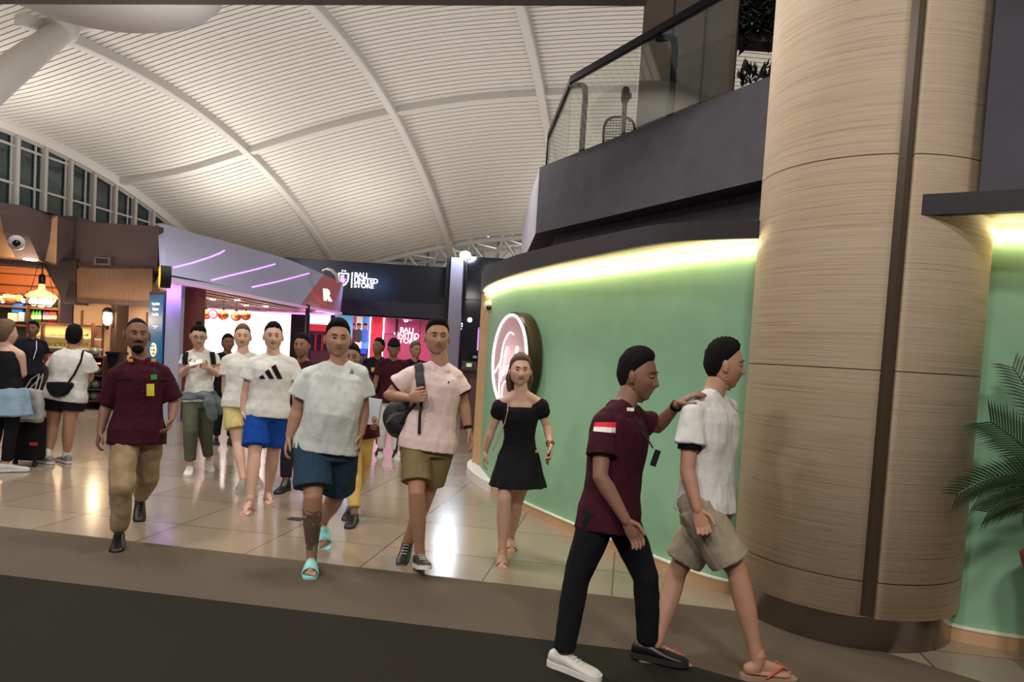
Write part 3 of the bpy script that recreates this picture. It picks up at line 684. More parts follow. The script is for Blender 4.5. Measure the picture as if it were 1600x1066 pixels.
p0, p1 = at(232, 505, 13.3), at(255, 505, 12.9); rt = (p1-p0); rt.z = 0; wd = rt.length; rt.normalize(); nd = rt.cross(UP).normalized(); Md = Matrix((rt, nd, UP)).transposed()
c = (p0+p1)/2; c.z = 1.62; e = empty('menu_screen', Vector((c.x, c.y, 0)), 'tall lit menu screen with white words on blue beside the white pillar', 'screen')
m = MB(); m.box(c-nd*.06, (wd+.06, .1, 1.45), Md); m.box(Vector((c.x, c.y, .45))-nd*.06, (wd*.5, .06, .9), Md); m.build('casing', mat('plum_casing', (52, 36, 50), .4), e)
m = MB(); m.box(c, (wd-.02, .02, 1.32), Md); m.build('display', mat('blue_screen', (20, 60, 90), .3, emit=(22, 84, 118), es=1.0), e)
WHT = glow('white_letters', (240, 248, 255), 1.6)
text('menu_text', 'Vegetarian\nOptions\nAvailable', .078, c+nd*.014+UP*.40, rt, UP, WHT, e, .002, lines=1.25)
text('menu_text', 'Ask our friendly\nstaff', .034, c+nd*.014+UP*.07, rt, UP, WHT, e, .002)
m = MB(); m.lathe(c+nd*.014-UP*.35+rt*-.02, [(.13, 0), (.13, .008), (.02, .012)], 24, M=Matrix((rt, -UP, nd)).transposed()); m.build('bowl_picture', mat('pale_bowl', (220, 222, 190), .5, emit=(225, 226, 190), es=.8), e)
for k in range(9):
    m = MB(); m.ell(c+nd*.026-UP*(.35+.08*math.sin(k*2.1))+rt*(.07*math.cos(k*1.7)-.02), (.024, .008, .020), Md, 8, 6); m.build('food_picture', mat('food_brown', (170, 110, 60), .6, emit=(160, 90, 50), es=.5), e)
area('restaurant_fill', at(175, 470, 13.4), .5, 26, (1, .8, .6), (R(35), 0, YAW))  # added warm fill, no visible source, lifts the cream restaurant wall
# ---- kiosk with the sloping canopy and purple lines
KB = [(-5.90, 12.0), (-5.76, 12.9), (-5.70, 13.8), (-5.62, 15), (-5.55, 16.5), (-5.45, 18), (-5.3, 19.2), (-5.12, 20.2), (-5.15, 21.0), (-5.6, 21.9), (-6.6, 22.6), (-8.2, 22.9), (-10.5, 22.7)]
KT = [(-7.75, 15.5), (-7.5, 16.5), (-7.15, 17.4), (-6.85, 18.6), (-6.5, 20.2), (-6.05, 22.2), (-5.8, 22.9), (-5.72, 23.3), (-5.8, 23.6), (-6.2, 23.8), (-6.9, 24), (-8.3, 24.2), (-10.5, 24.2)]
KTZ = [3.95, 3.92, 3.9, 3.88, 3.86, 3.70, 3.60, 3.58, 3.58, 3.6, 3.6, 3.6, 3.6]
KB2 = spline([(a, b_) for a, b_ in KB], 4); KT2 = spline(KT, 4); KZ = spline([(z, 0) for z in KTZ], 4)
kiosk = empty('kiosk', cw(-7.5, 17, 0), 'white kiosk with a sloping rounded canopy crossed by purple light lines', 'kiosk')
NR = 34                                  # index from which the nose is red
def canopy(i0, i1, name, m, off=0):
    b = MB(); rings = []
    for i in range(i0, i1):
        B0 = cw(*KB2[i], 2.50); T0 = cw(*KT2[i], KZ[i][0]); rings.append([B0, B0.lerp(T0, .33)+UP*.0, B0.lerp(T0, .66), T0, T0+BV*.02+(-RV)*.12, B0-RV*.12+BV*.02])
    b.loft(rings); return b.build(name, m, kiosk)
M_kw = mat('kiosk_white', (176, 178, 212), .5)
kc = canopy(0, 21, 'canopy', M_kw)
kr = canopy(20, len(KB2), 'red_nose', mat('kiosk_red', (190, 44, 66), .4))
# purple lines laid on the canopy
tr = bvh(kc); NEON = glow('purple_neon', (214, 130, 255), 3.2); NEON2 = glow('purple_halo', (120, 40, 220), 1.2)
for pts in (((272, 418), (300, 411), (328, 402), (343, 396), (352, 391)), ((331, 438), (362, 430), (400, 421), (436, 411)), ((394, 449), (430, 441), (462, 433), (487, 426))):
    P3 = []
    for i in range(len(pts)-1):
        for k in range(6):
            t = k/6; h_, n_ = hit(tr, pts[i][0]*(1-t)+pts[i+1][0]*t, pts[i][1]*(1-t)+pts[i+1][1]*t)
            if h_ is not None: P3.append(h_+(CO-h_).normalized()*.02)
    if len(P3) > 2:
        m = MB(); m.tube(P3, .015, 8); m.build('light_line', NEON, kiosk)
        m = MB(); m.tube([p-(CO-p).normalized()*.025-UP*.02 for p in P3], .02, 8); m.build('light_line', NEON2, kiosk)
# white rim and purple ring under the nose
b = MB(); rings = []
for i in range(0, len(KB2)):
    B0 = cw(*KB2[i], 2.50); rings.append([B0+RV*.03, B0+RV*.03-UP*.05, B0-RV*.10-UP*.05, B0-RV*.10])
b.loft(rings); b.build('canopy_rim', mat('rim_pink', (225, 190, 215), .5, emit=(255, 200, 240), es=.25), kiosk)
b = MB(); rings = []
for i in range(26, 44):
    x, y = KB2[i]; B0 = cw(x-.28 if i < 36 else x-.2, y-.18, 2.46); rings.append([B0+RV*.14, B0+RV*.14-UP*.03, B0-RV*.02-UP*.03, B0-RV*.02])
b.loft(rings); b.build('ring_light', glow('magenta_ring', (230, 110, 255), 4), kiosk)
# underside with timber slats
b = MB(); poly = [cw(x-.1, y, 2.56) for x, y in KB2]+[cw(-8.0, 15.7, 2.56), cw(-6.0, 11.95, 2.56)]
b.prism(poly, (0, 0, .03)); b.build('underside', mat('brown_ceiling', (84, 58, 50), .7), kiosk)
for k in range(9):
    x0 = -6.15-k*.42; ys = max(12.4, 12.2+(-x0-6.0)*1.9); m = MB(); m.box(cw(x0, (ys+21.2)/2, 2.495), (.2, 21.2-ys, .07), RZ); m.build('ceiling_slat', mat('pink_slat', (196, 160, 150), .6), kiosk)
for y in (14.0, 17.0, 19.5): point('kiosk_slat_fill', cw(-6.9, y, 2.0), 14, (1, .82, .78), .1)  # added points without fittings, brighten the slats from below
for k, (x, y) in enumerate(((-6.6, 14.5), (-7.1, 14.8), (-6.5, 16.6), (-7.2, 16.9), (-6.6, 18.8), (-7.2, 19.0))):
    c = cw(x, y, 2.46); m = MB(); m.lathe(c, [(.06, 0), (.06, -.02), (.02, -.025)], 12); m.build('spot', glow('lamp_warm'), kiosk)
area('kiosk_lamp', cw(-7.4, 16.5, 2.4), 2, 120, (1, .88, .85), (0, 0, 0), 4)
# pillar, brown panel, black post, bright back wall
slab(256, 440, 279, 700, 12.8, .14, z0=0, z1=2.5).build('pillar', mat('kiosk_pillar', (176, 178, 200), .5), kiosk)
slab(280, 444, 308, 700, 13.3, .25, z0=0, z1=2.5).build('brown_panel', mat('terracotta_panel', (128, 66, 56), .6), kiosk)
p = onz(478, 636); q = at(480, 500, 18.4); m = MB(); m.tube([Vector((q.x, q.y, 0)), Vector((q.x, q.y, 2.5))], .055, 10); m.build('post', M_black, kiosk)
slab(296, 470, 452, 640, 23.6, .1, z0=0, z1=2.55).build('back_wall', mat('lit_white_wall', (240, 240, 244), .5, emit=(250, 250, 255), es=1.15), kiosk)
slab(452, 480, 480, 640, 23.6, .1, z0=0, z1=2.55).build('dark_panel', M_black, kiosk)
slab(305, 600, 440, 680, 16.5, .6, z0=0, z1=1.05).build('serving_counter', mat('kiosk_counter', (205, 196, 200), .4), kiosk)
point('kiosk_glow', cw(-5.9, 20.4, 2.3), 10, (.8, .35, 1), .15)
area('kiosk_purple_wash', cw(-6.2, 12.5, 2.35), .5, 6, (.5, .25, 1), (math.pi/2, 0, YAW), .3)
RL = text('letter_sign', 'R', .42, at(511, 462, 19.6), (RV*.55+BV*.8), UP+(-RV*.1), glow('cream_letters', (255, 232, 190), 2.2), kiosk, .02, bold=.02)
m = MB(); cpt = [at(505, 424, 21.6), at(511, 421, 21.4), at(519, 423, 21.0), at(526, 430, 20.7), at(528, 441, 20.5)]; m.tube(cpt, .05, 8); m.build('white_arc', M_pipe, kiosk, smooth=True)
c = at(333, 491, 16.6); e = empty('round_hanging_sign', c, 'round red and white sign hanging among the copper globes', 'sign')
Mf = Matrix((RV, UP, -BV)).transposed()
m = MB(); m.lathe(c, [(.11, -.01), (.11, .01)], 24, M=Mf); m.build('disc', mat('sign_red', (200, 50, 60), .5, emit=(200, 50, 60), es=.3), e)
m = MB(); m.lathe(c, [(.07, .012), (.085, .012), (.085, .016), (.07, .016)], 24, M=Mf); m.lathe(c, [(.035, .012), (.035, .016)], 16, M=Mf); m.build('emblem', mat('sign_white', (240, 225, 225), .5), e)
COP = mat('copper_globe', (226, 128, 84), .12, .85, emit=(255, 120, 70), es=.12)
for i, (x, y, D) in enumerate(((310, 492, 16), (322, 491, 17), (349, 492, 16.8), (369, 494, 17.2), (384, 493, 17.6))):
    c = at(x, y, D); e = empty('globe_pendant', c, 'copper globe pendant lamp, %s from the left in the kiosk row' % ('first', 'second', 'third', 'fourth', 'fifth')[i], 'lamp', 'copper globe pendants in the kiosk')
    m = MB(); m.ell(c, .125, n=18, m=12); m.build('globe', COP, e, smooth=True); m = MB(); m.tube([c+UP*.11, c+UP*.16], .03); m.tube([c+UP*.12, Vector((c.x, c.y, 2.48))], .008, 6); m.build('cord', M_blk, e)
# ---- black club store
STD = 25.0
b = slab(440, 410, 697, 493, STD, .6); struct('wall_store_fascia', b, M_black)
b = slab(440, 494, 690, 500, STD+.05, .5, z0=2.62); slab(683, 466, 697, 640, STD-.02, .6, z0=0, mb=b); struct('trim_15', b, mat('store_black_metal', (30, 30, 36), .35))
b = slab(430, 468, 690, 500, STD-.06, .1, z0=2.66); struct('trim_16', b, mat('store_lower_band', (36, 35, 46), .3))
b = slab(430, 400, 700, 700, 28.80, .2, z0=0, z1=3.2); struct('wall_store_back', b, mat('store_dark', (60, 40, 60), .6))
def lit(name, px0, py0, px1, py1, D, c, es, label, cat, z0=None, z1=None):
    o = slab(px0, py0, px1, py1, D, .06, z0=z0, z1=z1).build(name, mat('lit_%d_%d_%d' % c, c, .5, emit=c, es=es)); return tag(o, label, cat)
lit('light_box', 484, 492, 516, 507, 28.70, (214, 240, 250), 1.2, 'bright white light box high inside the store', 'light box')
lit('shelf_header', 484, 507, 518, 518, 28.70, (210, 40, 60), .6, 'red header board under the bright light box in the store', 'board')
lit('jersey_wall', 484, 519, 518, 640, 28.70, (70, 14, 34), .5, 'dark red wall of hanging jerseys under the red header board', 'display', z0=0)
for i in range(6):
    o = slab(486+i*5.2, 523, 489.6+i*5.2, 548, 28.57, .12).build('hanging_jersey', mat('jersey_red' if i % 2 else 'jersey_navy', (200, 30, 50) if i % 2 else (24, 24, 60), .8)); tag(o, '%s jersey on the store wall left of the posters, %s from the left' % ('red' if i % 2 else 'navy', ORD[i]), 'jersey', '%s jerseys on the store wall' % ('red' if i % 2 else 'navy'))
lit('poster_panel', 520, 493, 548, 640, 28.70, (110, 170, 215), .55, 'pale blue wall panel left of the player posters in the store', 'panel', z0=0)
def poster(px0, px1, c, hc, label):
    e = empty('player_poster', at((px0+px1)/2, 520, 28.6), label, 'poster'); slab(px0, 494, px1, 545, 28.71, .04).build('poster_sheet', mat('poster_%d_%d_%d' % c, c, .5, emit=c, es=.6), e)
    cc = at((px0+px1)/2, 510, 28.69); m = MB(); m.ell(cc, (.09, .012, .12), RZ); m.build('printed_head', mat('print_skin', (176, 120, 100), .6, emit=(150, 100, 90), es=.4), e, smooth=True)
    m = MB(); m.ell(cc-UP*.38, (.19, .012, .28), RZ); m.build('printed_shirt', mat('print_%d_%d_%d' % hc, hc, .6, emit=hc, es=.4), e, smooth=True)
    m = MB(); m.ell(cc+UP*.07, (.09, .014, .06), RZ); m.build('printed_hair', M_black, e, smooth=True)
poster(548, 555, (200, 70, 110), (90, 20, 40), 'pink poster of a player, left of three posters in the store')
poster(556, 565.5, (225, 205, 200), (60, 50, 60), 'cream poster of a player in a dark shirt, middle of three posters')
poster(566, 575.5, (90, 140, 215), (60, 100, 190), 'blue poster of a player in a blue shirt, right of three posters')
lit('blue_notice', 562, 545, 572, 553, 28.70, (20, 70, 200), .8, 'small bright blue notice below the blue poster', 'notice')
for x, hh in ((574.5, 28.66), (595.5, 28.64)):
    o = slab(x, 494, x+1.7, 640, hh, .05, z0=.05).build('light_tube', glow('pink_white_tube', (255, 215, 240), 5)); tag(o, 'vertical white light tube %s the red drape in the store' % ('left of' if x < 580 else 'right of'), 'light tube')
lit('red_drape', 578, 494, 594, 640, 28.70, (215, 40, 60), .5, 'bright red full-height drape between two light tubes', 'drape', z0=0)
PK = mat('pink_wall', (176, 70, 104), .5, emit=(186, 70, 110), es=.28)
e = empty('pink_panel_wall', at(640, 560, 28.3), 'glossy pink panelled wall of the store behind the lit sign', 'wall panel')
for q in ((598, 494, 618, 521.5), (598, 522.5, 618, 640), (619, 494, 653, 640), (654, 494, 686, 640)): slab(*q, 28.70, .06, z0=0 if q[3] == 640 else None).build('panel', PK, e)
def clubsign(px, py, D, s, mw, name, label, vertical):
    c = at(px, py, D); e = empty(name, c, label, 'sign'); n = -BV
    # crest
    cc = c if vertical else c-RV*s*1.05
    sh = [(0, -1.0), (.38, -.72), (.70, -.25), (.80, .35), (.78, .95), (.3, 1.0), (0, .92), (-.3, 1.0), (-.78, .95), (-.80, .35), (-.70, -.25), (-.38, -.72)]
    k = s*.42; cy = UP*(s*.62 if vertical else 0)
    m = MB(); m.prism([cc+cy+RV*x*k+UP*y*k for x, y in sh], n*.03); m.build('crest', mw, e)
    m = MB(); m.prism([cc+cy+n*.032+RV*x*k*.8+UP*y*k*.8 for x, y in sh], n*.008); m.build('crest_field', mat('crest_navy', (40, 44, 90), .5, emit=(40, 44, 90), es=.5), e)
    m = MB(); m.box(cc+cy+n*.045-RV*k*.14, (k*.26, .012, k*1.0), RZ); m.box(cc+cy+n*.045+RV*k*.28-UP*k*.15, (k*.2, .012, k*.65), RZ)
    for a in (-1, 1):
        for b_ in (-.35, .05, .4): m.box(cc+cy+n*.045+RV*a*k*.52+UP*b_*k, (k*.12, .012, k*.12), RZ)
    m.build('crest_mark', mat('crest_pink', (240, 120, 190), .5, emit=(240, 120, 190), es=1.2), e)
    m = MB(); m.box(cc+cy+n*.044-RV*k*.14, (k*.46, .008, k*1.2), RZ); m.build('crest_core', mw, e)
    if not vertical:
        m = MB()
        for x in (-.2, .2):
            star = []
            for j in range(10): a = math.pi/2+j*math.pi/5; rr_ = k*.17*(1 if j % 2 == 0 else .45); star.append(cc+RV*(x*k+rr_*math.cos(a))+UP*(k*1.28+rr_*math.sin(a)))
            m.prism(star, n*.02)
        m.build('crest_star', mw, e)
        m = MB(); m.box(cc+RV*s*.52, (.035, .03, s*.95), RZ); m.build('divider', mw, e)
        for i, t in enumerate(('BALI', 'UNITED', 'STORE')): text('letters', t, s*.42, cc+RV*s*.66+UP*s*(.32-.32*i)+n*.02, RV, UP, mw, e, .02, 'LEFT', bold=s*.004, xs=1.0)
    else:
        for i, t in enumerate(('BALI', 'UNITED', 'STORE')): text('letters', t, s*.36, cc-UP*s*(.05+.27*i)+n*.02, RV, UP, mw, e, .02, 'CENTER', bold=s*.003)
    return e
clubsign(563, 438.5, STD-.12, .56, glow('sign_blue_white', (235, 245, 255), 2.6), 'store_sign', 'glowing white store sign with a shield crest on the black fascia', False)
for dx in (0, .5): point('store_sign_halo', at(565, 440, STD-.5)+RV*dx, 14, (.1, .35, 1), .2)
clubsign(636, 515, 28.67, .8, glow('sign_pink_white', (255, 235, 245), 2.4), 'inner_store_sign', 'glowing white sign with a crest on the pink wall inside the store', True)
area('store_lamp', cw(-3.8, 26.8, 2.6), 3.5, 90, (1, .55, .75), (0, 0, 0), 2); area('store_lamp', cw(-6, 27, 2.6), 2, 50, (.8, .9, 1), (0, 0, 0), 2)
# floodlight on the fascia, left and big one on the dark box
def flood(px, py, D, r, label, pw):
    c = at(px, py, D); e = empty('floodlight', c, label, 'lamp'); m = MB(); m.ell(c, (r, r*.6, r*.75), RZ); m.build('lens', glow('cold_flood', (225, 240, 255), 16), e, smooth=True)
    m = MB(); m.box(c+BV*r*.8, (r*1.8, r*.6, r*1.3), RZ); m.tube([c+BV*r*.9, c+BV*r*.9-UP*(r*2.2)], .04, 8); m.build('bracket', M_black, e)
    point('floodlight_beam', c-BV*1.6+UP*.3, pw, (.75, .87, 1), .3)
flood(474, 419, 24.80, .10, 'small white floodlight above the sloping kiosk canopy', 120)
flood(727, 399, 25.2, .20, 'large glaring white floodlight on top of the dark wall', 170)
# pale column and dark glass block right of the store
b = slab(697, 403, 716, 700, 24.5, .5, z0=0); struct('wall_pale_column', b, mat('lilac_column', (168, 160, 178), .7))
b = slab(690, 402, 698, 700, 24.7, .5, z0=0); struct('trim_17', b, M_black)
b = slab(714, 404, 830, 700, 25.5, .3, z0=0); struct('wall_dark_glass', b, mat('dark_glass_wall', (14, 18, 26), .1, spec=.8))
b = MB()
for x in (722, 790): slab(x, 404, x+2, 640, 25.4, .1, mb=b, z0=0)
for y in (470, 515): slab(714, y, 830, y+1.2, 25.4, .1, mb=b)
struct('trim_18', b, mat('glass_mullion', (34, 40, 50), .4))
text('gate_number', '8', .42, at(720, 512, 25.48), RV, UP, glow('number_white', (235, 235, 235), 1.5), None, .02, bold=.01)
tag(COL.objects['gate_number'], 'white number 8 on the dark glass wall', 'sign')
o = slab(746, 512, 748, 548, 25.42, .05).build('violet_light_bar', glow('violet_bar', (170, 120, 235), 2)); tag(o, 'thin violet vertical light bar on the dark glass wall', 'light')
c = at(734, 500, 25.43); m = MB(); m.ell(c, .08, n=10, m=8); tag(m.build('small_spotlight', glow('cold_spot', (225, 240, 255), 18), smooth=True), 'small white spotlight on the dark glass wall above the gate counter', 'lamp')
o = slab(739, 556, 745, 560, 25.44, .05).build('small_monitor', glow('grey_screen', (140, 150, 170), .6)); tag(o, 'tiny grey lit screen low on the dark glass wall', 'screen')
# gate counter with monitor
c = cw(-.75, 15.5, 0); e = empty('service_counter', at(742, 600, 14.5), 'maroon counter with a brown wooden end at the far side of the hall', 'counter')
slab(722, 580, 757, 632, 14.5, .6, z0=0).build('counter_front', mat('maroon_panel', (110, 34, 52), .4), e)
slab(733, 579, 757, 632, 14.45, .1, z0=0).build('counter_end', mat('counter_brown', (96, 68, 66), .5), e)
slab(720, 576, 759, 580.5, 14.35, .8).build('counter_top', mat('counter_top', (70, 58, 62), .3), e)
o = slab(722, 565, 745, 576.3, 14.9, .1); o = o.build('counter_screen_wall', mat('counter_brown', (96, 68, 66))); tag(o, 'low brown back panel standing on the maroon counter', 'panel')
c = at(733, 571, 14.6); e = empty('till_monitor', c, 'small tilted till screen on the maroon counter', 'screen'); m = MB(); m.box(c, (.14, .03, .10), RZ@Matrix.Rotation(-.5, 3, 'X')); m.build('casing', M_black, e); m = MB(); m.box(c-BV*.02+UP*.005, (.11, .012, .08), RZ@Matrix.Rotation(-.5, 3, 'X')); m.build('display', glow('till_green', (190, 215, 170), .9), e)
# dark door line at hall back left of kiosk: floor to ceiling shop block
b = MB(); b.box(cw(-16, 24, 2.4), (10, .3, 4.8), RZ); struct('wall_far_left', b, M_brfas)
# floor drain
c = onz(462, 811, .003); b = MB(); b.box(c, (.13, .10, .004)); tag(b.build('floor_drain', M_black), 'small dark rectangular drain cover in the tiled floor', 'drain')
# ---- round neon sign on the green wall
def plan_at(px, py, D): v = at(px, py, D); x, y = cw_inv(v-Vector((0, 0, 0))); return Vector((x, y))
gw = bvh(COL.objects['wall_right'])
sc_ = []
for px_ in (792, 803, 815):
    h_, n_ = hit(gw, px_, 560); sc_.append(h_)
tg = (sc_[2]-sc_[0]); tg.z = 0; tg.normalize(); nn = tg.cross(UP).normalized()
if nn.dot(CO-sc_[1]) < 0: nn = -nn
c = sc_[2]-tg*.02+nn*.01; c.z = 1.50+.02
e = empty('round_neon_sign', c, 'round neon sign with a white handwritten word on the green wall', 'sign')
Ms = Matrix((tg, UP, nn)).transposed(); RS = .52
m = MB(); m.lathe(c, [(RS, -.02), (RS, .10), (RS-.02, .11)], 56, M=Ms); m.build('drum', mat('bronze_drum', (70, 58, 48), .25, .8), e, smooth=False)
m = MB(); m.lathe(c, [(RS-.03, .105), (RS-.03, .118)], 48, M=Ms); m.build('face', mat('dusty_pink_face', (176, 138, 136), .6), e)
m = MB(); ringp = [c+tg*(RS-.035)*math.cos(a)+UP*(RS-.035)*math.sin(a)+nn*.128 for a in np.linspace(0, 2*math.pi, 57)]; m.tube(ringp, .013, 8, round=False)
NW = glow('neon_white', (246, 246, 255), 3.0); m.build('neon_ring', NW, e, smooth=True)
def stroke(P, r=.0065):
    P = spline(P, 6); m = MB(); m.tube([c+tg*x+UP*y+nn*.13 for x, y in P], r, 8); m.build('neon_letter', NW, e, smooth=True)
stroke([(.10, .28), (-.02, .30), (-.16, .20), (-.22, .05), (-.24, -.20), (-.22, -.42)])
stroke([(-.40, -.14), (-.30, -.06), (-.22, .02), (-.20, .10)])
stroke([(-.20, -.22), (-.12, .0), (-.06, .12), (-.08, .14), (-.12, 0), (-.14, -.16), (-.08, -.08), (-.02, -.06), (-.02, -.18), (.04, -.12)])
stroke([(.04, -.12), (.12, -.05), (.06, -.02), (.06, -.15), (.16, -.10)])
stroke([(.16, -.10), (.22, .05), (.24, .14), (.20, .14), (.18, 0), (.20, -.14), (.28, -.06), (.40, -.04)])
stroke([(-.10, -.46), (-.14, -.36), (-.12, -.25), (.0, -.20)])
point('round_neon_sign_light', c+nn*.35, 5, (.95, .95, 1), .1)
dome(764, 479, 9.15, .075, 'small white dome security camera at the tan end of the green wall')
# ---- palm in a pot at the right edge
pc = cw(3.10, 3.84, 0); e = empty('potted_palm', pc, 'dark green palm in a tall red-brown pot at the right edge', 'plant')
m = MB(); m.lathe(pc, [(.14, 0), (.17, .25), (.20, .55), (.23, .66), (.21, .68), (.19, .62)], 28); m.build('pot', mat('red_brown_pot', (120, 56, 34), .4), e, smooth=True)
m = MB(); m.lathe(pc, [(.19, .60), (.01, .62)], 20); m.build('soil', mat('soil', (50, 40, 32), .95), e)
m = MB(); m.tube([pc+UP*.6, pc+UP*.95+RV*.02], [.045, .03], 10); 
for k in range(8): a = k*1.1; m.tube([pc+UP*(.62+.04*k), pc+UP*(.70+.04*k)+Vector((.06*math.cos(a), .06*math.sin(a), 0))], .018, 6)
m.build('trunk', mat('palm_trunk', (74, 66, 44), .8), e, smooth=True)
PL = mat('palm_leaf', (40, 62, 36), .45, var=.2, vs=10)
def frond(p0, ctrl, p1, leaf, n, seed):
    rnd = random.Random(seed); m = MB(); pts = [p0*(1-t)**2+ctrl*2*t*(1-t)+p1*t*t for t in np.linspace(0, 1, n)]
    m.tube(pts, list(np.linspace(.008, .003, n)), 6)
    for i in range(int(n*.16), n):
        t = (pts[min(i+1, n-1)]-pts[max(i-1, 0)]).normalized(); sd = (t.cross(UP)*.35+t.cross(BV)).normalized(); w = math.sin(math.pi*min(1, (i-n*.1)/n))**.5
        for s_ in (-1, 1):
            L_ = leaf*(.35+.65*w)*rnd.uniform(.9, 1.1); d = (sd*s_*.8+t*.8).normalized(); dn = (d-UP*.18).normalized()
            q0 = pts[i]; q1 = q0+d*L_*.55; q2 = q1+dn*L_*.45; wv = t*.006
            m.add([q0-wv, q0+wv, q1+wv*1.4, q2, q1-wv*1.2], [(0, 1, 2, 3, 4)])
    return m.build('frond', PL, e)
pt = pc+UP*.98+RV*.02
def fr(px, py, D, up, leaf, n, s_):
    q = at(px, py, D); frond(pt, (pt+q)/2+UP*up, q, leaf, n, s_)
fr(1497, 772, 3.95, .26, .17, 34, 1); fr(1531, 776, 3.70, .16, .16, 32, 2); fr(1549, 660, 3.95, .06, .18, 32, 3); fr(1583, 575, 4.05, .1, .15, 30, 4); fr(1545, 800, 3.9, .12, .16, 30, 9)
fr(1640, 640, 3.9, .2, .14, 36, 5); fr(1700, 720, 4.1, .25, .14, 36, 6); fr(1680, 800, 3.8, .25, .13, 34, 7); fr(1600, 800, 3.7, .22, .12, 30, 8)
# ================================================================ PEOPLE
SK = {'light': skin('skin_light', (200, 160, 140)), 'tan': skin('skin_tan', (172, 128, 104)), 'brown': skin('skin_brown', (130, 92, 74)), 'dark': skin('skin_dark', (108, 72, 54))}
M_lip = mat('lips', (142, 92, 84), .5); M_eye = mat('eye_white', (180, 170, 162), .25); M_iris = mat('iris', (30, 20, 16), .15)
HAIR = {'black': mat('hair_black', (16, 13, 13), .85, bump=.5, bs=160, stretch=(1, 1, .25), spec=.15), 'brown': mat('hair_brown', (92, 68, 48), .6, bump=.5, bs=140, stretch=(1, 1, .25)), 'grey': mat('hair_grey', (88, 76, 70), .6, bump=.4, bs=140)}
def ico(sub):
    bm = bmesh.new(); bmesh.ops.create_icosphere(bm, subdivisions=sub, radius=1); V = np.array([v.co[:] for v in bm.verts]); Fc = [tuple(v.index for v in f.verts) for f in bm.faces]; bm.free(); return V, Fc
def gauss(V, c, s, vec):
    if not hasattr(s, '__len__'): s = (s, s, s)
    w = np.exp(-(((V-np.array(c))/np.array(s))**2).sum(1)*.5); return w[:, None]*np.array(vec)
def head_base(sub, fat=0):
    U, Fc = ico(sub); x, y, z = U.T
    V = np.stack([x*.077, y*.096, z*.120], 1)
    lo = np.clip(-z, 0, 1)
    V[:, 0] *= 1-.34*lo**1.6+.10*lo*(1-lo)+fat*.06
    back = (y < 0)
    V[:, 1] += np.where(back, lo**1.3*.045, 0)
    V[:, 1] += np.where(y > 0, -.010*y*y, 0)
    V[:, 1] *= np.where(back, 1.03, 1)
    D = np.zeros_like(V)
    for sx in (-1, 1):
        D += gauss(V, (sx*.030, .086, .012), (.017, .03, .011), (0, -.012, 0))
        D += gauss(V, (sx*.028, .088, .032), (.018, .03, .008), (0, .005, 0))
        D += gauss(V, (sx*.044, .066, -.016), .018, (sx*.002, .004, 0))
        D += gauss(V, (sx*.012, .088, -.030), .008, (sx*.004, .006, 0))
        D += gauss(V, (sx*.058, .0, -.072), (.02, .03, .02), (sx*(.006+fat*.01), 0, -.004))
    D += gauss(V, (0, .088, .008), (.008, .05, .018), (0, .009, 0))
    D += gauss(V, (0, .088, -.012), (.009, .05, .016), (0, .010, 0))
    D += gauss(V, (0, .088, -.027), (.011, .05, .009), (0, .014, -.002))
    D += gauss(V, (0, .084, -.051), (.022, .05, .006), (0, .008, 0)) + gauss(V, (0, .080, -.063), (.018, .05, .006), (0, .008, 0))
    D += gauss(V, (0, .084, -.057), (.024, .05, .0025), (0, -.006, 0))
    D += gauss(V, (0, .074, -.098), (.022, .04, .016), (0, .016, -.004))
    return V+D, Fc
HB = {s: head_base(s) for s in (4, 5)}
def head_mesh(det, C, M, hair_mi=3):
    """list of (V,F,mat index) for a head placed at C with axes M; slots 0 skin 1 lips 2 eye white 3 dark"""
    V, Fc = HB[det]; out = []
    cen = V[np.array([f[0] for f in Fc])]
    mi = [1 if (abs(c[0]) < .027-.5*abs(c[2]+.057) and -.066 < c[2] < -.048 and c[1] > .05) else 0 for c in cen]
    out.append((V, Fc, mi))
    b = MB()
    for sx in (-1, 1):
        b.ell((sx*.030, .0728, .012), (.0125, .0112, .0047), None, 14, 8, 2)
        b.ell((sx*.030, .0818, .0122), (.0054, .0036, .0045), None, 10, 6, 3)
        b.tube([(sx*.043, .072, .0165), (sx*.030, .0845, .0195), (sx*.017, .080, .0150)], [.0020, .0028, .0020], 6, 0)
        b.tube([(sx*.045, .0745, .030), (sx*.032, .0868, .0345), (sx*.015, .0890, .0320)], [.0015, .0030, .0026], 6, 3, flat=.7)
        E = Matrix.Rotation(-.35*sx, 3, 'Z') @ Matrix.Rotation(.15, 3, 'X')
        b.ell((sx*.080, -.006, -.004), (.008, .017, .031), E, 14, 10, 0); b.ell((sx*.086, -.004, -.002), (.0035, .009, .018), E, 10, 8, 0)
    out.append((np.array(b.v), b.f, b.m))
    Mn = np.array(M); Cn = np.array(C)
    return [(V_@Mn.T+Cn, F_, m_) for V_, F_, m_ in out]
def sstep(x): x = np.clip(x, 0, 1); return x*x*(3-2*x)
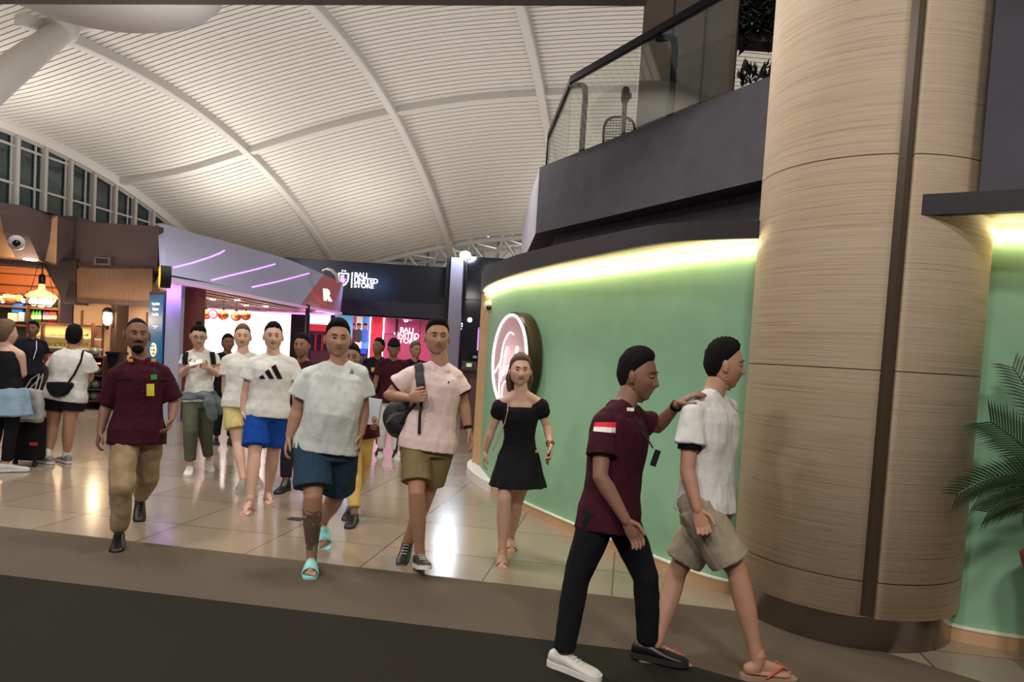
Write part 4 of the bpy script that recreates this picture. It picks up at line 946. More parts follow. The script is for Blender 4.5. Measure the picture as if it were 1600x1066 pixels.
def hair_mesh(det, C, M, style='short', k=1.0):
    V, Fc = HB[det]; x, y, z = V.T
    front = {'short': .076, 'fade': .080, 'bald': .084, 'long': .080, 'cap': .055}.get(style, .072)
    side = {'fade': .005, 'short': .0, 'long': -.03}.get(style, .0)
    hl = np.where(y > .045, front-(np.abs(x)/.06)**2*.012, np.where(y > -.005, side+(front-side-.01)*np.clip((y+.005)/.05, 0, 1)**.8, side-.085*np.clip((-y-.012)/.03, 0, 1)))
    g = z-hl
    top = np.clip(z/.10, 0, 1)
    thick = {'short': .005+.013*top, 'fade': .0045+.013*top**1.5, 'bald': .002+.003*top, 'long': .012+.006*top, 'cap': .01+.01*top}[style]*k
    t = -.0025+thick*sstep(g/.016)
    n = V/np.linalg.norm(V*np.array([1, .8, .7]), axis=1)[:, None]
    rs = np.random.RandomState(3); t = t+sstep((g-.012)/.03)*sstep((z-.02)/.04)*np.abs(np.sin(x*210+z*60+y*40)*np.sin(y*190+x*70))*.0045*(1 if style != 'bald' else 0)
    V2 = V+n*t[:, None]; keep = g > -.003
    idx = -np.ones(len(V), int); 
    F2 = [f for f in Fc if keep[f[0]] and keep[f[1]] and keep[f[2]]]
    us = sorted({i for f in F2 for i in f}); idx[us] = range(len(us))
    return V2[us]@np.array(M).T+np.array(C), [tuple(idx[i] for i in f) for f in F2]
def hand_mb(W_, d, side, curl=.35, spread=.06, s=1.0, palm=None, thumb_in=.4):
    """hand at the wrist W_, fingers along d, side = direction of the thumb; palm normal derived"""
    d = d.normalized(); t = (side-d*side.dot(d)).normalized(); p = palm if palm is not None else d.cross(t)   # fingers curl towards p
    p = (p-d*p.dot(d)-t*p.dot(t)).normalized()
    b = MB(); L = .088*s; rings = []
    for u, w, h in ((-.25, .024, .020), (0, .026, .018), (.25, .034, .017), (.6, .041, .016), (.9, .041, .014), (1.02, .036, .010)):
        c = W_+d*L*u; rings.append([c+t*math.cos(a)*w*s+p*math.sin(a)*h*s*(.9) for a in np.linspace(0, 2*math.pi, 14, endpoint=False)])
    b.loft(rings)
    for i, (off, ln) in enumerate(((.030, .070), (.010, .078), (-.011, .073), (-.030, .058))):
        q = W_+d*L*.93+t*off*s; a = .12+curl*.35; dirr = d+t*off*spread*30*.3; pts = [q-d*.02*s]; seg = (.42, .32, .26)
        pts.append(q)
        for k in range(3):
            dv = (dirr.normalized()*math.cos(a)+p*math.sin(a)); pts.append(pts[-1]+dv*ln*seg[k]*s); a += curl*(1.15 if k == 0 else .95)
        b.tube(pts, [.0088*s, .0090*s, .0086*s, .0080*s, .0066*s], 9)
    q = W_+d*L*.18+t*.022*s; dv = (d*.62+t*.70+p*.35*thumb_in*2).normalized()
    q1 = q+dv*.040*s; dv2 = (d*.85+t*.25+p*.5*thumb_in*2).normalized(); q2 = q1+dv2*.030*s; q3 = q2+(d*.9+p*.3+t*.05).normalized()*.024*s
    b.tube([q-dv*.012*s, q, q1, q2, q3], [.016*s, .015*s, .0115*s, .0098*s, .0078*s], 9)
    return b
def footframe(yaw, pitch):
    """axes of a foot: yaw measured in the camera plan (0 = towards camera, 90 = right in picture)"""
    a = R(yaw); f = (RV*math.sin(a)-BV*math.cos(a)); r = f.cross(UP); q = R(pitch)
    f2 = f*math.cos(q)-UP*math.sin(q); u2 = UP*math.cos(q)+f*math.sin(q); return f2, u2, r
def foot_mb(A_, f, u, r, s=1.0, inner=1):
    b = MB(); H = .078*s
    S_ = A_-u*H
    b.tube([A_+u*.03, A_-u*.01, S_+u*.038-f*.01], [.036*s, .036*s, .036*s], 12)
    b.ell(S_-f*.035*s+u*.032*s, (.031*s, .038*s, .032*s), Matrix((r, f, u)).transposed(), 14, 10)
    b.tube([S_+u*.055*s+f*.0*s, S_+u*.046*s+f*.05*s, S_+u*.028*s+f*.11*s, S_+u*.020*s+f*.145*s], [.036*s, .034*s, .034*s, .032*s], 14, flat=.72, up=r)
    b.tube([S_-f*.03*s+u*.018*s, S_+f*.06*s+u*.014*s, S_+f*.14*s+u*.014*s], [.030*s, .034*s, .042*s], 14, flat=.42, up=u)
    for i in range(5):
        o = (.030-.0152*i)*s*inner; l = (.052, .047, .042, .036, .030)[i]*s; rr = (.0125, .0095, .009, .0085, .008)[i]*s
        q = S_+r*o*-1+f*.150*s*(1-.03*i)+u*.012*s; b.tube([q-f*.02*s, q+f*l*.5+u*.002, q+f*l*.85-u*.002], [rr, rr, rr*.85], 8)
    return b
def ringpts(c, a, b_, w, d, n=28, e=2.3):
    o = []
    for k in range(n):
        t = 2*math.pi*k/n; ct, st = math.cos(t), math.sin(t)
        o.append(c+a*(w*np.sign(ct)*abs(ct)**(2/e))+b_*(d*np.sign(st)*abs(st)**(2/e)))
    return o
def noisefn(amp, sc, seed=0, stretch=(1, 1, 1)):
    def fn(V):
        return np.array([noise.noise(Vector((p[0]*sc*stretch[0]+seed, p[1]*sc*stretch[1], p[2]*sc*stretch[2])))*amp for p in V])
    return fn
class Body: pass
def shoe(parent, A_, f, u, r, m, msole, s=1.0, high=False, label=None):
    S_ = A_-u*.085*s; b = MB(); rings = []
    for t, w, h in ((-.078, .020, .055), (-.070, .030, .075), (-.045, .037, .088 if not high else .13), (.0, .038, .090 if not high else .135), (.03, .037, .082 if not high else .11), (.06, .038, .068), (.10, .042, .056), (.14, .045, .048), (.17, .043, .042), (.19, .035, .036), (.203, .018, .028)):
        c = S_+f*t*s; z0 = .016; rings.append([c+r*(w*s*np.sign(math.cos(a))*abs(math.cos(a))**.75)+u*(z0+(h-z0)*(.5+.5*math.sin(a)))*s for a in np.linspace(0, 2*math.pi, 18, endpoint=False)])
    b.loft(rings); o = b.build('shoe', m, parent, smooth=True)
    if label: o['label'] = label
    b = MB(); pl = []
    for t, w in ((-.082, .018), (-.072, .032), (-.04, .040), (.0, .038), (.05, .039), (.10, .045), (.15, .048), (.18, .042), (.20, .028), (.209, .012)): pl.append((t, w))
    poly = [S_+f*t*s+r*w*s for t, w in pl]+[S_+f*t*s-r*w*s for t, w in reversed(pl)]
    b.prism(poly, u*.026*s); b.build('sole', msole, o)
    if not high:
        b = MB()
        for k in range(4): c = S_+f*(.04+.022*k)*s+u*(.080-.008*k)*s; b.tube([c-r*.018*s, c+u*.004, c+r*.018*s], .003, 5)
        b.build('laces', msole, o)
def slide(parent, A_, f, u, r, m, s=1.0, name='slide_sandal', flip=False, msole=None):
    S_ = A_-u*.078*s; b = MB(); pl = ((-.085, .012), (-.072, .032), (-.03, .038), (.04, .038), (.10, .047), (.16, .050), (.20, .040), (.215, .018))
    poly = [S_+f*t*s+r*w*s-u*.020*s for t, w in pl]+[S_+f*t*s-r*w*s-u*.020*s for t, w in reversed(pl)]
    b.prism(poly, u*.022*s); o = b.build(name, msole or m, parent)
    b = MB()
    if flip:
        q = S_+f*.165*s+r*.005+u*.034*s
        for sx in (-1, 1): b.tube([q, S_+f*.12*s+r*sx*.034*s+u*.062*s, S_+f*.04*s+r*sx*.042*s+u*.004*s], .006, 8)
        b.build('strap', m, o, smooth=True)
    else:
        rings = []
        for t, h, w in ((.062, .086, .046), (.09, .078, .050), (.13, .062, .054), (.155, .052, .055)):
            c = S_+f*t*s; ro = [c+r*math.cos(a)*w*s+u*math.sin(a)*h*s for a in np.linspace(0, math.pi, 16)]; ri = [c+r*math.cos(a)*(w-.007)*s+u*math.sin(a)*(h-.007)*s for a in np.linspace(math.pi, 0, 16)]; rings.append(ro+ri)
        b.loft(rings); b.build('strap', m, o, smooth=True)
def person(spec, J, D):
    """J: joints as (px, py, dd) or Vector; ankles (px, py, z)"""
    S = dict(det=5, vox=.0075, skin='tan', build=1.0, s=1.0, belly=0, face=0, nod=0, tilt=0, hair='black', style='short', chest=1.0)
    S.update(spec); s = S['s']; P = Body()
    g = {}; yc = 0
    if S.get('auto', True) and not isinstance(J['head'], Vector):
        pc_ = J['neck'][0]; yc = -math.degrees(math.atan((pc_-800)/F)); J = dict(J)
        for k, v in J.items():
            if len(v) == 3 and k in ('anL', 'anR'): continue
            J[k] = (v[0], v[1], (v[2] if len(v) > 2 else 0)+(v[0]-pc_)/F*D*math.tan(R(yc)))
    S['body'] = S.get('body', S['face'])+yc; S['face'] += yc
    for q in ('footL', 'footR'): S[q] = (S[q][0]+yc, S[q][1])
    for k, v in J.items():
        if isinstance(v, Vector): g[k] = v
        elif k in ('anL', 'anR'): g[k] = onz(*v) if len(v) == 3 else at(v[0], v[1], D+v[3])
        else: g[k] = at(v[0], v[1], D+(v[2] if len(v) > 2 else 0))
    root = (g['anL']+g['anR'])/2; root.z = 0
    e = empty('person', root, S['label'], 'person', S.get('group')); P.e = e; P.g = g; P.S = S
    N, H = g['neck'], (g['hipL']+g['hipR'])/2; up = (N-H).normalized(); TL = (N-H).length
    latS = (g['shL']-g['shR']).normalized(); latH = (g['hipL']-g['hipR']).normalized(); sw = (g['shL']-g['shR']).length/2
    th = R(S.get('body', S['face'])); front0 = RV*math.sin(th)-BV*math.cos(th)
    def axes(t):
        l = latH.lerp(latS, min(1, max(0, t))).normalized(); f = l.cross(up); l2 = (l-up*l.dot(up)).normalized(); f = up.cross(l2)
        if f.dot(front0) < 0: f = -f
        return l2, f.normalized()
    bd = S['build']; bl = S['belly']
    TS = [(-.20, .105, .085, 0), (-.10, .160, .112, 0), (.02, .165, .115, 0), (.18, .148, .104+bl*.5, bl*.5), (.38, .146, .104+bl, bl*.9), (.58, .156, .112+bl*.5, bl*.4), (.74, .158, .110, .0), (.84, .146, .096, -.004), (.92, .112, .076, -.008), (.97, .078, .064, -.008), (1.03, .058, .056, -.003)]
    for q in 'LR': g['sh'+q] = g['sh'+q]-up*.012*s
    k_ = sw/.165
    def torso(b, t0, t1, off, mul=1.0, flare=0, cap=.0):
        rings = []; ts = [t0]+[q[0] for q in TS if t0+.02 < q[0] < t1-.02]+[t1]
        for t in ts:
            w = np.interp(t, [q[0] for q in TS], [q[1] for q in TS]); d = np.interp(t, [q[0] for q in TS], [q[2] for q in TS]); o = np.interp(t, [q[0] for q in TS], [q[3] for q in TS])
            l, f = axes(t); kk = k_ if t > .5 else (1+(k_-1)*max(0, t)*2)
            of = off+flare*max(0, .35-t)
            if off > 0: of *= 1-.75*max(0, min(1, (t-.84)/.12))
            if off > 0 and t < .05: w = max(w, .158); d = max(d, .112)
            rings.append(ringpts(H+up*TL*t+f*o, l, f, w*kk*bd*mul*s**.5+of, d*bd*mul*s**.5+of))
        b.loft(rings)
    # ---------- body
    b = MB(); torso(b, -.20, 1.02, -.012)
    hd = g['head']; neckdir = (hd-N)
    b.tube([N-up*.05, N, N.lerp(hd, .45), N.lerp(hd, .8)], [.066*s, .061*s, .056*s, .054*s], 16)
    for q in 'LR':
        sh, el, wr = g['sh'+q], g['el'+q], g['wr'+q]; ab = S.get('arm', 1.0)*bd**.5
        b.tube([N+up*.012*s, N.lerp(sh, .5)+up*.004*s, sh], [.050*s, .048*s, .050*s*ab], 12)
        b.tube([sh, sh.lerp(el, .35), sh.lerp(el, .75), el, el.lerp(wr, .25), el.lerp(wr, .6), wr], [.054*s*ab, .050*s*ab, .042*s*ab, .040*s*ab, .042*s*ab, .034*s*ab, .026*s], 14)
        hp, kn, an = g['hip'+q], g['kn'+q], g['an'+q]; lb = S.get('leg', 1.0)
        b.tube([hp, hp.lerp(kn, .3), hp.lerp(kn, .7), kn, kn.lerp(an, .25), kn.lerp(an, .45), kn.lerp(an, .8), an], [.086*s*lb, .083*s*lb, .063*s*lb, .054*s*lb, .057*s*lb, .054*s*lb, .037*s*lb, .036*s], 16)
    V, Fc = remesh(b, S['vox'], 4); parts = [(V, Fc, [0]*len(Fc))]
    hf = RV*math.sin(R(S['face']))-BV*math.cos(R(S['face'])); hu = UP.copy()
    hu = (UP+hf*math.sin(R(S['nod']))*1.0+hf.cross(UP)*math.sin(R(S['tilt']))).normalized(); hf = (hf-hu*hf.dot(hu)).normalized(); hx = hf.cross(hu)
    HM = Matrix((hx, hf, hu)).transposed(); hs = S.get('hs', 1.0)*1.05*s**.5; HMs = HM*hs
    P.HM = HM; P.hs = hs; P.front = front0
    for V_, F_, m_ in head_mesh(S['det'], hd, HMs): parts.append((V_, F_, m_))
    for q in 'LR':
        if S.get('hands', True):
            wr = g['wr'+q]; ed = (wr-g['el'+q]).normalized(); hnd = S.get('hand'+q, {})
            d = g.get('hd'+q); d = (d-wr) if d is not None else ed
            side = hnd.get('side', front0*.9+(N-wr)*0); fm = hand_mb(wr, d, side, hnd.get('curl', .38), s=s*hnd.get('s', 1.0), palm=hnd.get('palm', ((H-wr)-UP*(H-wr).z)), thumb_in=hnd.get('thumb', .4))
            V_, F_ = remesh(fm, .0042 if S['det'] > 4 else .006, 2); parts.append((V_, F_, [0]*len(F_)))
    for q in 'LR':
        fy, fp = S['foot'+q]; f, u, r = footframe(fy, fp)
        setattr(P, 'ff'+q, (f, u, r))
        if S.get('barefoot'):
            # big toe towards the other foot
            oth = g['anR' if q == 'L' else 'anL']; inn = 1 if (oth-g['an'+q]).dot(-r) > 0 else -1
            inn = -1 if q == 'R' else 1
            V_, F_ = remesh(foot_mb(g['an'+q], f, u, r, s, -inn), .0045 if S['det'] > 4 else .006, 3); parts.append((V_, F_, [0]*len(F_)))
    v, fcs, mi = [], [], []
    for V_, F_, m_ in parts:
        n = len(v); v += [tuple(p) for p in V_]; fcs += [tuple(i+n for i in q) for q in F_]; mi += list(m_)
    P.body = link('body', v, fcs, [SK[S['skin']], M_lip, M_eye, HAIR['black']], e, True, mi, recalc=False)
    if S['hair']:
        V_, F_ = hair_mesh(S['det'], hd, HMs, S['style'], S.get('hairk', 1)); o = link('hair', [tuple(p) for p in V_], F_, HAIR[S['hair']], e, True, recalc=False); P.hair = o
    def H3(x, y, z): return hd+HMs@Vector((x, y, z))
    P.H3 = H3; P.torso = torso; P.axes = axes; P.H = H; P.N = N; P.up = up; P.TL = TL; P.TS = TS
    def T3(t, a, fr=None, off=.02):          # point on the torso surface: t up the spine, a = angle from the front towards the person's left
        l, f = axes(t); w = np.interp(t, [q[0] for q in TS], [q[1] for q in TS])*bd*(k_ if t > .5 else 1); d = np.interp(t, [q[0] for q in TS], [q[2] for q in TS])*bd; o = np.interp(t, [q[0] for q in TS], [q[3] for q in TS])
        return H+up*TL*t+f*(o+(d+off)*math.cos(a))+l*(w+off)*math.sin(a)
    P.T3 = T3
    return P
def top(P, m, hem=-.12, off=.016, sleeve=.55, name='shirt', neck=.99, rs=.066, rough=.006, flare=.048, v=False, sl_open=.01, seed=1, cuff=None, mul=1.0):
    g, S = P.g, P.S; s = S['s']; b = MB(); P.torso(b, hem, neck, off, mul, flare)
    for q in 'LR':
        sh, el, wr = g['sh'+q], g['el'+q], g['wr'+q]; ab = S.get('arm', 1.0)
        if sleeve > 0:
            r_s = .058*ab; b.tube([P.N-P.up*.004*s, P.N.lerp(sh, .5)-P.up*.004*s, sh], [.056*s, .060*s, (r_s+.003)*s], 14)
            if sleeve <= 1: b.tube([sh, sh.lerp(el, sleeve*.5), sh.lerp(el, sleeve)], [(r_s+.003)*s, (rs+.001)*s*ab, (rs+sl_open)*s*ab], 16, round=False); b.ell(sh, (r_s+.003)*s)
            else: b.tube([sh, sh.lerp(el, .5), el, el.lerp(wr, (sleeve-1))], [(r_s+.003)*s, (rs-.004)*s*ab, (rs-.010)*s*ab, (rs-.018)*s*ab], 16, round=False); b.ell(sh, (r_s+.003)*s)
    n1 = noisefn(rough, 9, seed*7.3, (1, 1, .8)); n2 = noisefn(rough*.8, 26, seed*3.1, (1, 1, .4))
    V, Fc = remesh(b, S['vox'], 3, lambda V: n1(V)+n2(V))
    return link(name, [tuple(p) for p in V], Fc, m, P.e, True, recalc=False)
def bottoms(P, m, frac=.85, r0=.094, r1=.090, waist=.12, name='shorts', off=.006, rough=.005, seed=2, lower=None, mul=1.0):
    """frac <= 1: shorts ending at that share of the thigh (1 = knee); lower = (r at knee, r at ankle) for trousers"""
    g, S = P.g, P.S; s = S['s']; b = MB(); P.torso(b, -.19, waist, off, mul); lb = S.get('leg', 1.0)
    for q in 'LR':
        hp, kn, an = g['hip'+q], g['kn'+q], g['an'+q]; hp2 = hp
        b.ell(hp2, r0*s*.88)
        if lower is None:
            kk = kn if frac <= 1 else kn+(an-kn)*(frac-1); b.tube([hp2, hp2.lerp(kn, .45), hp2.lerp(kn, min(1, frac))]+([kk] if frac > 1 else []), [r0*s*lb, (r0*.5+r1*.5)*s*lb, r1*s*lb]+([r1*s*lb] if frac > 1 else []), 18, round=False)
        else:
            e_ = kn.lerp(an, frac); b.tube([hp2, hp2.lerp(kn, .5), kn, kn.lerp(e_, .5), e_], [r0*s*lb, (r0*.6+lower[0]*.4)*s*lb, lower[0]*s*lb, (lower[0]*.5+lower[1]*.5)*s*lb, lower[1]*s*lb], 18, round=False); b.ell(kn, lower[0]*s*lb)
    n1 = noisefn(rough, 9, seed*5.1, (1, 1, .8)); n2 = noisefn(rough*.8, 22, seed*2.1, (1, 1, .6))
    V, Fc = remesh(b, S['vox'], 3, lambda V: n1(V)+n2(V))
    return link(name, [tuple(p) for p in V], Fc, m, P.e, True, recalc=False)
def decal(o, quad, m, name, parent, n=8, off=.003, label=None):
    """a thin cloth patch lying on o; quad = its four corners, read from the photograph"""
    tr = bvh(o); G = []
    for i in range(n+1):
        for j in range(n+1):
            u, v = i/n, j/n; x = (quad[0][0]*(1-u)+quad[1][0]*u)*(1-v)+(quad[3][0]*(1-u)+quad[2][0]*u)*v; y = (quad[0][1]*(1-u)+quad[1][1]*u)*(1-v)+(quad[3][1]*(1-u)+quad[2][1]*u)*v
            h, nn = hit(tr, x, y)
            if h is None: return None
            G.append(h-ray(x, y).normalized()*off)
    b = MB(); f = [(i*(n+1)+j, i*(n+1)+j+1, (i+1)*(n+1)+j+1, (i+1)*(n+1)+j) for i in range(n) for j in range(n)]; b.add(G, f)
    o2 = b.build(name, m, parent); md = o2.modifiers.new('t', 'SOLIDIFY'); md.thickness = .002; md.offset = 0
    if label: o2['label'] = label
    return o2
def ribbon(o, pts, w, th, m, name, parent, n=6, lift=.008):
    """a strap following the surface of o along picture points, w wide"""
    tr = bvh(o); C = []
    for i in range(len(pts)-1):
        for k in range(n):
            t = k/n; h, nn = hit(tr, pts[i][0]*(1-t)+pts[i+1][0]*t, pts[i][1]*(1-t)+pts[i+1][1]*t)
            if h is not None: C.append((h, nn if nn.dot(CO-h) > 0 else -nn))
    rings = []
    for i, (h, nn) in enumerate(C):
        t = (C[min(i+1, len(C)-1)][0]-C[max(i-1, 0)][0]).normalized(); nv = (nn+(CO-h).normalized()).normalized(); sd = t.cross(nv).normalized(); q = h+nv*lift
        rings.append([q-sd*w/2-nv*th/2, q+sd*w/2-nv*th/2, q+sd*w/2+nv*th/2, q-sd*w/2+nv*th/2])
    if len(rings) < 2: return None
    b = MB(); b.loft(rings); return b.build(name, m, parent)
def collar(P, m, h=.040, v=True, tipm=None, r=.072):
    l, f = P.axes(1.0); N = P.N+P.up*.0; s = P.S['s']; b = MB(); ro, ri = [], []
    for a in np.linspace(R(18), R(342), 26):
        d = f*math.cos(a)+l*math.sin(a); fr = max(0, math.cos(a)); dr = P.up*(-.075*fr**3)
        lo = N-P.up*.022+d*(r+.014)*s+dr; hi = N+P.up*(h-.02)+d*(r-.004)*s+dr*.55; o2 = N-P.up*.012+d*(r+.020)*s+dr*1.15
        ro.append([lo, hi, hi+d*.006, o2+d*.004])
    b.loft(ro); return b.build('collar', m, P.e, smooth=True)
def neckband(P, m, r=.070, w=.007, drop=.024):
    l, f = P.axes(1.0); s = P.S['s']; b = MB(); pts = []
    for a in np.linspace(0, 2*math.pi, 29): pts.append(P.N+P.up*(-.012-drop*max(0, math.cos(a)))*1+f*math.cos(a)*(r+.006)*s+l*math.sin(a)*(r+.010)*s)
    b.tube(pts, w, 8, round=False); return b.build('neckband', m, P.e, smooth=True)
def watch(P, q, m=None):
    wr, el = P.g['wr'+q], P.g['el'+q]; d = (wr-el).normalized(); a, c = frame(d); p = wr-d*.022; b = MB()
    b.loft([[p+d*o+(a*math.cos(t)+c*math.sin(t))*rr for t in np.linspace(0, 2*math.pi, 20, endpoint=False)] for o, rr in ((-.011, .030), (-.011, .034), (.011, .033), (.011, .029))], cap=False)
    b.build('watch', m or M_blk, P.e, smooth=True)
def stand(px, py, H, yaw=0, D=None, arms=.08, step=0, sp=.0):
    """joints of a person simply standing at a floor point seen at px,py; yaw 0 faces the camera"""
    yaw = yaw-math.degrees(math.atan((px-800)/F)); p = onz(px, py) if D is None else at(px, horizon(px), D); p = Vector((p.x, p.y, 0)); a = R(yaw); f = RV*math.sin(a)-BV*math.cos(a); l = UP.cross(f)*1.0   # l = person's left
    k = H/1.75; J = {}
    def q(x, y, z): return p+l*x*k+f*y*k+UP*z*k
    J['head'] = q(0, .02, 1.62); J['neck'] = q(0, -.01, 1.44)
    for n, sx in (('L', 1), ('R', -1)):
        st = step*sx
        J['sh'+n] = q(sx*.175, -.01, 1.40); J['el'+n] = q(sx*(.21+arms*.3), -.03-st*.3, 1.11); J['wr'+n] = q(sx*(.21+arms), .05-st*.5, .86)
        J['hip'+n] = q(sx*.095, 0, .90); J['kn'+n] = q(sx*.10, .03+st*.5, .49); J['an'+n] = q(sx*.10, -.02+st, .085/k)
    return J, k
C_white = cloth('white_cotton', (205, 204, 198)); C_grey = cloth('pale_grey_knit', (196, 200, 196)); C_maroon = cloth('maroon_cloth', (56, 14, 28)); C_black = cloth('black_cloth', (20, 20, 23))
C_khaki = cloth('khaki_cloth', (150, 128, 100)); C_teal = cloth('teal_cloth', (44, 66, 84)); C_blue = cloth('blue_cloth', (18, 66, 150)); C_pink = cloth('pale_pink_pique', (222, 198, 192)); C_olive = cloth('olive_khaki', (128, 110, 76))
C_yel = cloth('pale_yellow_cloth', (206, 190, 128)); C_mustard = cloth('sand_yellow_cloth', (204, 170, 104)); C_denim = cloth('light_denim', (128, 152, 172)); C_sage = cloth('grey_green_cloth', (84, 88, 74)); C_gjack = cloth('slate_grey_jacket', (100, 112, 116))
C_stone = cloth('stone_shorts', (152, 138, 118)); C_navy = cloth('dark_navy', (26, 28, 40))
L_black = mat('black_leather', (18, 17, 18), .4); L_white = mat('white_leather', (205, 200, 194), .5); L_sole = mat('white_rubber', (214, 210, 202), .6); L_dsole = mat('dark_rubber', (28, 27, 27), .8)
L_mint = mat('mint_rubber', (142, 214, 212), .5); L_tan = mat('tan_leather', (186, 150, 116), .6); L_greysh = mat('grey_mesh_shoe', (130, 126, 122), .7)
def shoes(P, m, ms, **k):
    for q in 'LR':
        f, u, r = getattr(P, 'ff'+q); shoe(P.e, P.g['an'+q], f, u, r, m, ms, P.S['s']*1.05, **k)
# ---- 1 bearded officer in maroon walking at the left
P = person(dict(label='bearded man in a maroon uniform shirt and khaki cargo trousers walking forward', skin='brown', style='bald', face=8, s=1.0, build=1.0, footR=(-3, 4), footL=(0, 50), hairk=1.0, handL=dict(curl=.5), handR=dict(curl=.5)),
    dict(head=(214, 524, -.02), neck=(220, 563), shR=(184, 583), shL=(254, 581), elR=(166, 634, .06), wrR=(157, 674, .0), hdR=(152, 692, 0), elL=(272, 628, .0), wrL=(268, 655, -.12), hdL=(263, 670, -.16), hipR=(197, 672), hipL=(232, 672),
         knR=(190, 762, -.15), anR=(186, 833, .095), knL=(232, 746, .12), anL=(219, 776, .20)), 5.38)
o = top(P, C_maroon, hem=-.20, sleeve=.92, rs=.070, off=.02, name='uniform_shirt', seed=1); collar(P, C_maroon)
bottoms(P, C_khaki, .90, r0=.100, name='cargo_trousers', lower=(.082, .062), rough=.009, waist=.0); shoes(P, L_black, L_dsole)
decal(o, ((229, 600), (241, 600), (241, 619), (229, 619)), mat('id_yellow', (214, 196, 60), .5), 'id_card', P.e, 4, .008, 'yellow identity card')
decal(o, ((235, 586), (245, 585), (245, 593), (236, 594)), mat('badge_green', (30, 130, 60), .5), 'green_badge', P.e, 4, .006)
decal(o, ((183, 593), (205, 592), (205, 594), (183, 595)), C_black, 'pocket_flap', P.e, 4); decal(o, ((246, 593), (262, 594), (262, 596), (246, 595)), C_black, 'pocket_flap', P.e, 4)
for x0, x1 in ((204, 209), (236, 240)):
    m = MB(); c = at(x0 if x0 < 220 else x1, 563, 5.24); m.box(c, (.03, .012, .022), RZ); m.build('rank_tab', mat('rank_gold', (216, 150, 60), .5), P.e)
V_, F_ = None, None
m = MB(); m.ell(P.H3(0, .068, -.098), (.040*P.hs, .032, .030), P.HM); m.tube([P.H3(-.030, .086, -.044), P.H3(0, .100, -.0415), P.H3(.030, .086, -.044)], [.003, .005, .003], 8)
m.build('beard', HAIR['black'], P.e, smooth=True)
m = MB(); 
for zz in np.linspace(.1, .9, 6): q = P.T3(zz*.95, 0, off=.026); m.ell(q, .006, n=8, m=6)
m.build('shirt_buttons', mat('maroon_button', (50, 10, 24), .4), P.e)
# ---- 2 white tee, teal shorts, mint slides
P = person(dict(label='man in a plain white t-shirt, dark teal shorts and mint green slides, tattooed shin', skin='tan', style='fade', face=5, body=0, s=1.06, build=1.10, belly=.035, leg=1.1, arm=1.05, footR=(0, 0), footL=(8, 38), barefoot=True, handL=dict(curl=.4), handR=dict(curl=.45)),
    dict(head=(528, 531, -.02), neck=(530, 570), shR=(484, 585), shL=(562, 583), elR=(465, 641, .05), wrR=(452, 684, .02), hdR=(446, 704, 0), elL=(567, 640, .05), wrL=(564, 677, -.02), hdL=(562, 692, -.04), hipR=(488, 694), hipL=(533, 694),
         knR=(489, 775, -.12), anR=(487, 869, .10), knL=(525, 775, .25), anL=(506, 813, .20)), 4.98)
o = top(P, C_grey, hem=-.10, sleeve=.60, rs=.078, off=.022, seed=2, sl_open=.013, name='white_tshirt')
bottoms(P, C_teal, .84, r0=.112, r1=.112, waist=.05, seed=5)
for k, (a, b_, c_, d_) in enumerate((((545.5, 582.5), (546.8, 582.5), (547.6, 584), (546.3, 584)), ((546.8, 579.6), (548.2, 579.6), (550.6, 584), (549.2, 584)), ((548.6, 577.2), (550, 577.2), (553.4, 584), (551.9, 584)))): decal(o, (a, b_, c_, d_), C_black, 'logo_bar', P.e, 3)
for q in 'LR':
    f, u, r = getattr(P, 'ff'+q); slide(P.e, P.g['an'+q], f, u, r, L_mint, P.S['s'])
# tattoo: dark sleeve pattern on the right shin, within the skin surface
def tattoo(P, q, m, t0, t1):
    kn, an = P.g['kn'+q], P.g['an'+q]; d = (an-kn); L2 = d.length_squared; me = P.body.data; off = wloc(P.body); me.materials.append(m); k = len(me.materials)-1
    for p in me.polygons:
        c = p.center+off; t = (c-kn).dot(d)/L2
        if t0 < t < t1 and (c-(kn+d*t)).length < .08 and noise.noise(c*28)+.55-abs(t-(t0+t1)/2)*1.1 > 0: p.material_index = k
tattoo(P, 'R', mat('tattoo_ink', (104, 82, 70), .55, var=.3, vs=40), .18, .85)
# ---- 3 pink polo with a backpack
P = person(dict(label='man in a pale pink polo and khaki shorts with a black backpack over one shoulder', skin='tan', style='fade', face=8, body=4, s=1.08, build=1.03, footR=(12, -14), footL=(-8, 18), handR=dict(curl=.95, side=UP, thumb=.7), handL=dict(curl=.35)),
    dict(head=(683, 528, -.02), neck=(688, 572), shR=(644, 584), shL=(712, 588), elR=(607, 618, .06), wrR=(640, 622, -.18), hdR=(660, 619, -.24), elL=(724, 630, .05), wrL=(732, 672, .02), hdL=(738, 692, 0), hipR=(650, 688), hipL=(689, 690),
         knR=(651, 770, -.15), anR=(656, 866, .115), knL=(668, 770, .10), anL=(636, 846, .13)), 5.18)
o = top(P, C_pink, hem=-.12, sleeve=.52, rs=.074, off=.022, seed=3, name='polo_shirt', sl_open=.014); collar(P, C_pink); bottoms(P, C_olive, .80, r0=.106, r1=.100, waist=.05, seed=6); polo = o
for q in 'LR':
    sh, el = P.g['sh'+q], P.g['el'+q]; p = sh.lerp(el, .53); d = (el-sh).normalized(); a, c = frame(d); m = MB(); m.loft([[p+d*o_+(a*math.cos(t)+c*math.sin(t))*rr for t in np.linspace(0, 2*math.pi, 24, endpoint=False)] for o_, rr in ((-.008, .086), (-.008, .094), (.008, .094), (.008, .086))], cap=False); m.build('sleeve_trim', C_maroon, P.e, smooth=True)
shoes(P, L_black, L_sole); watch(P, 'L')
decal(o, ((700, 596), (702, 596), (702, 599), (700, 599)), C_maroon, 'chest_logo', P.e, 2)
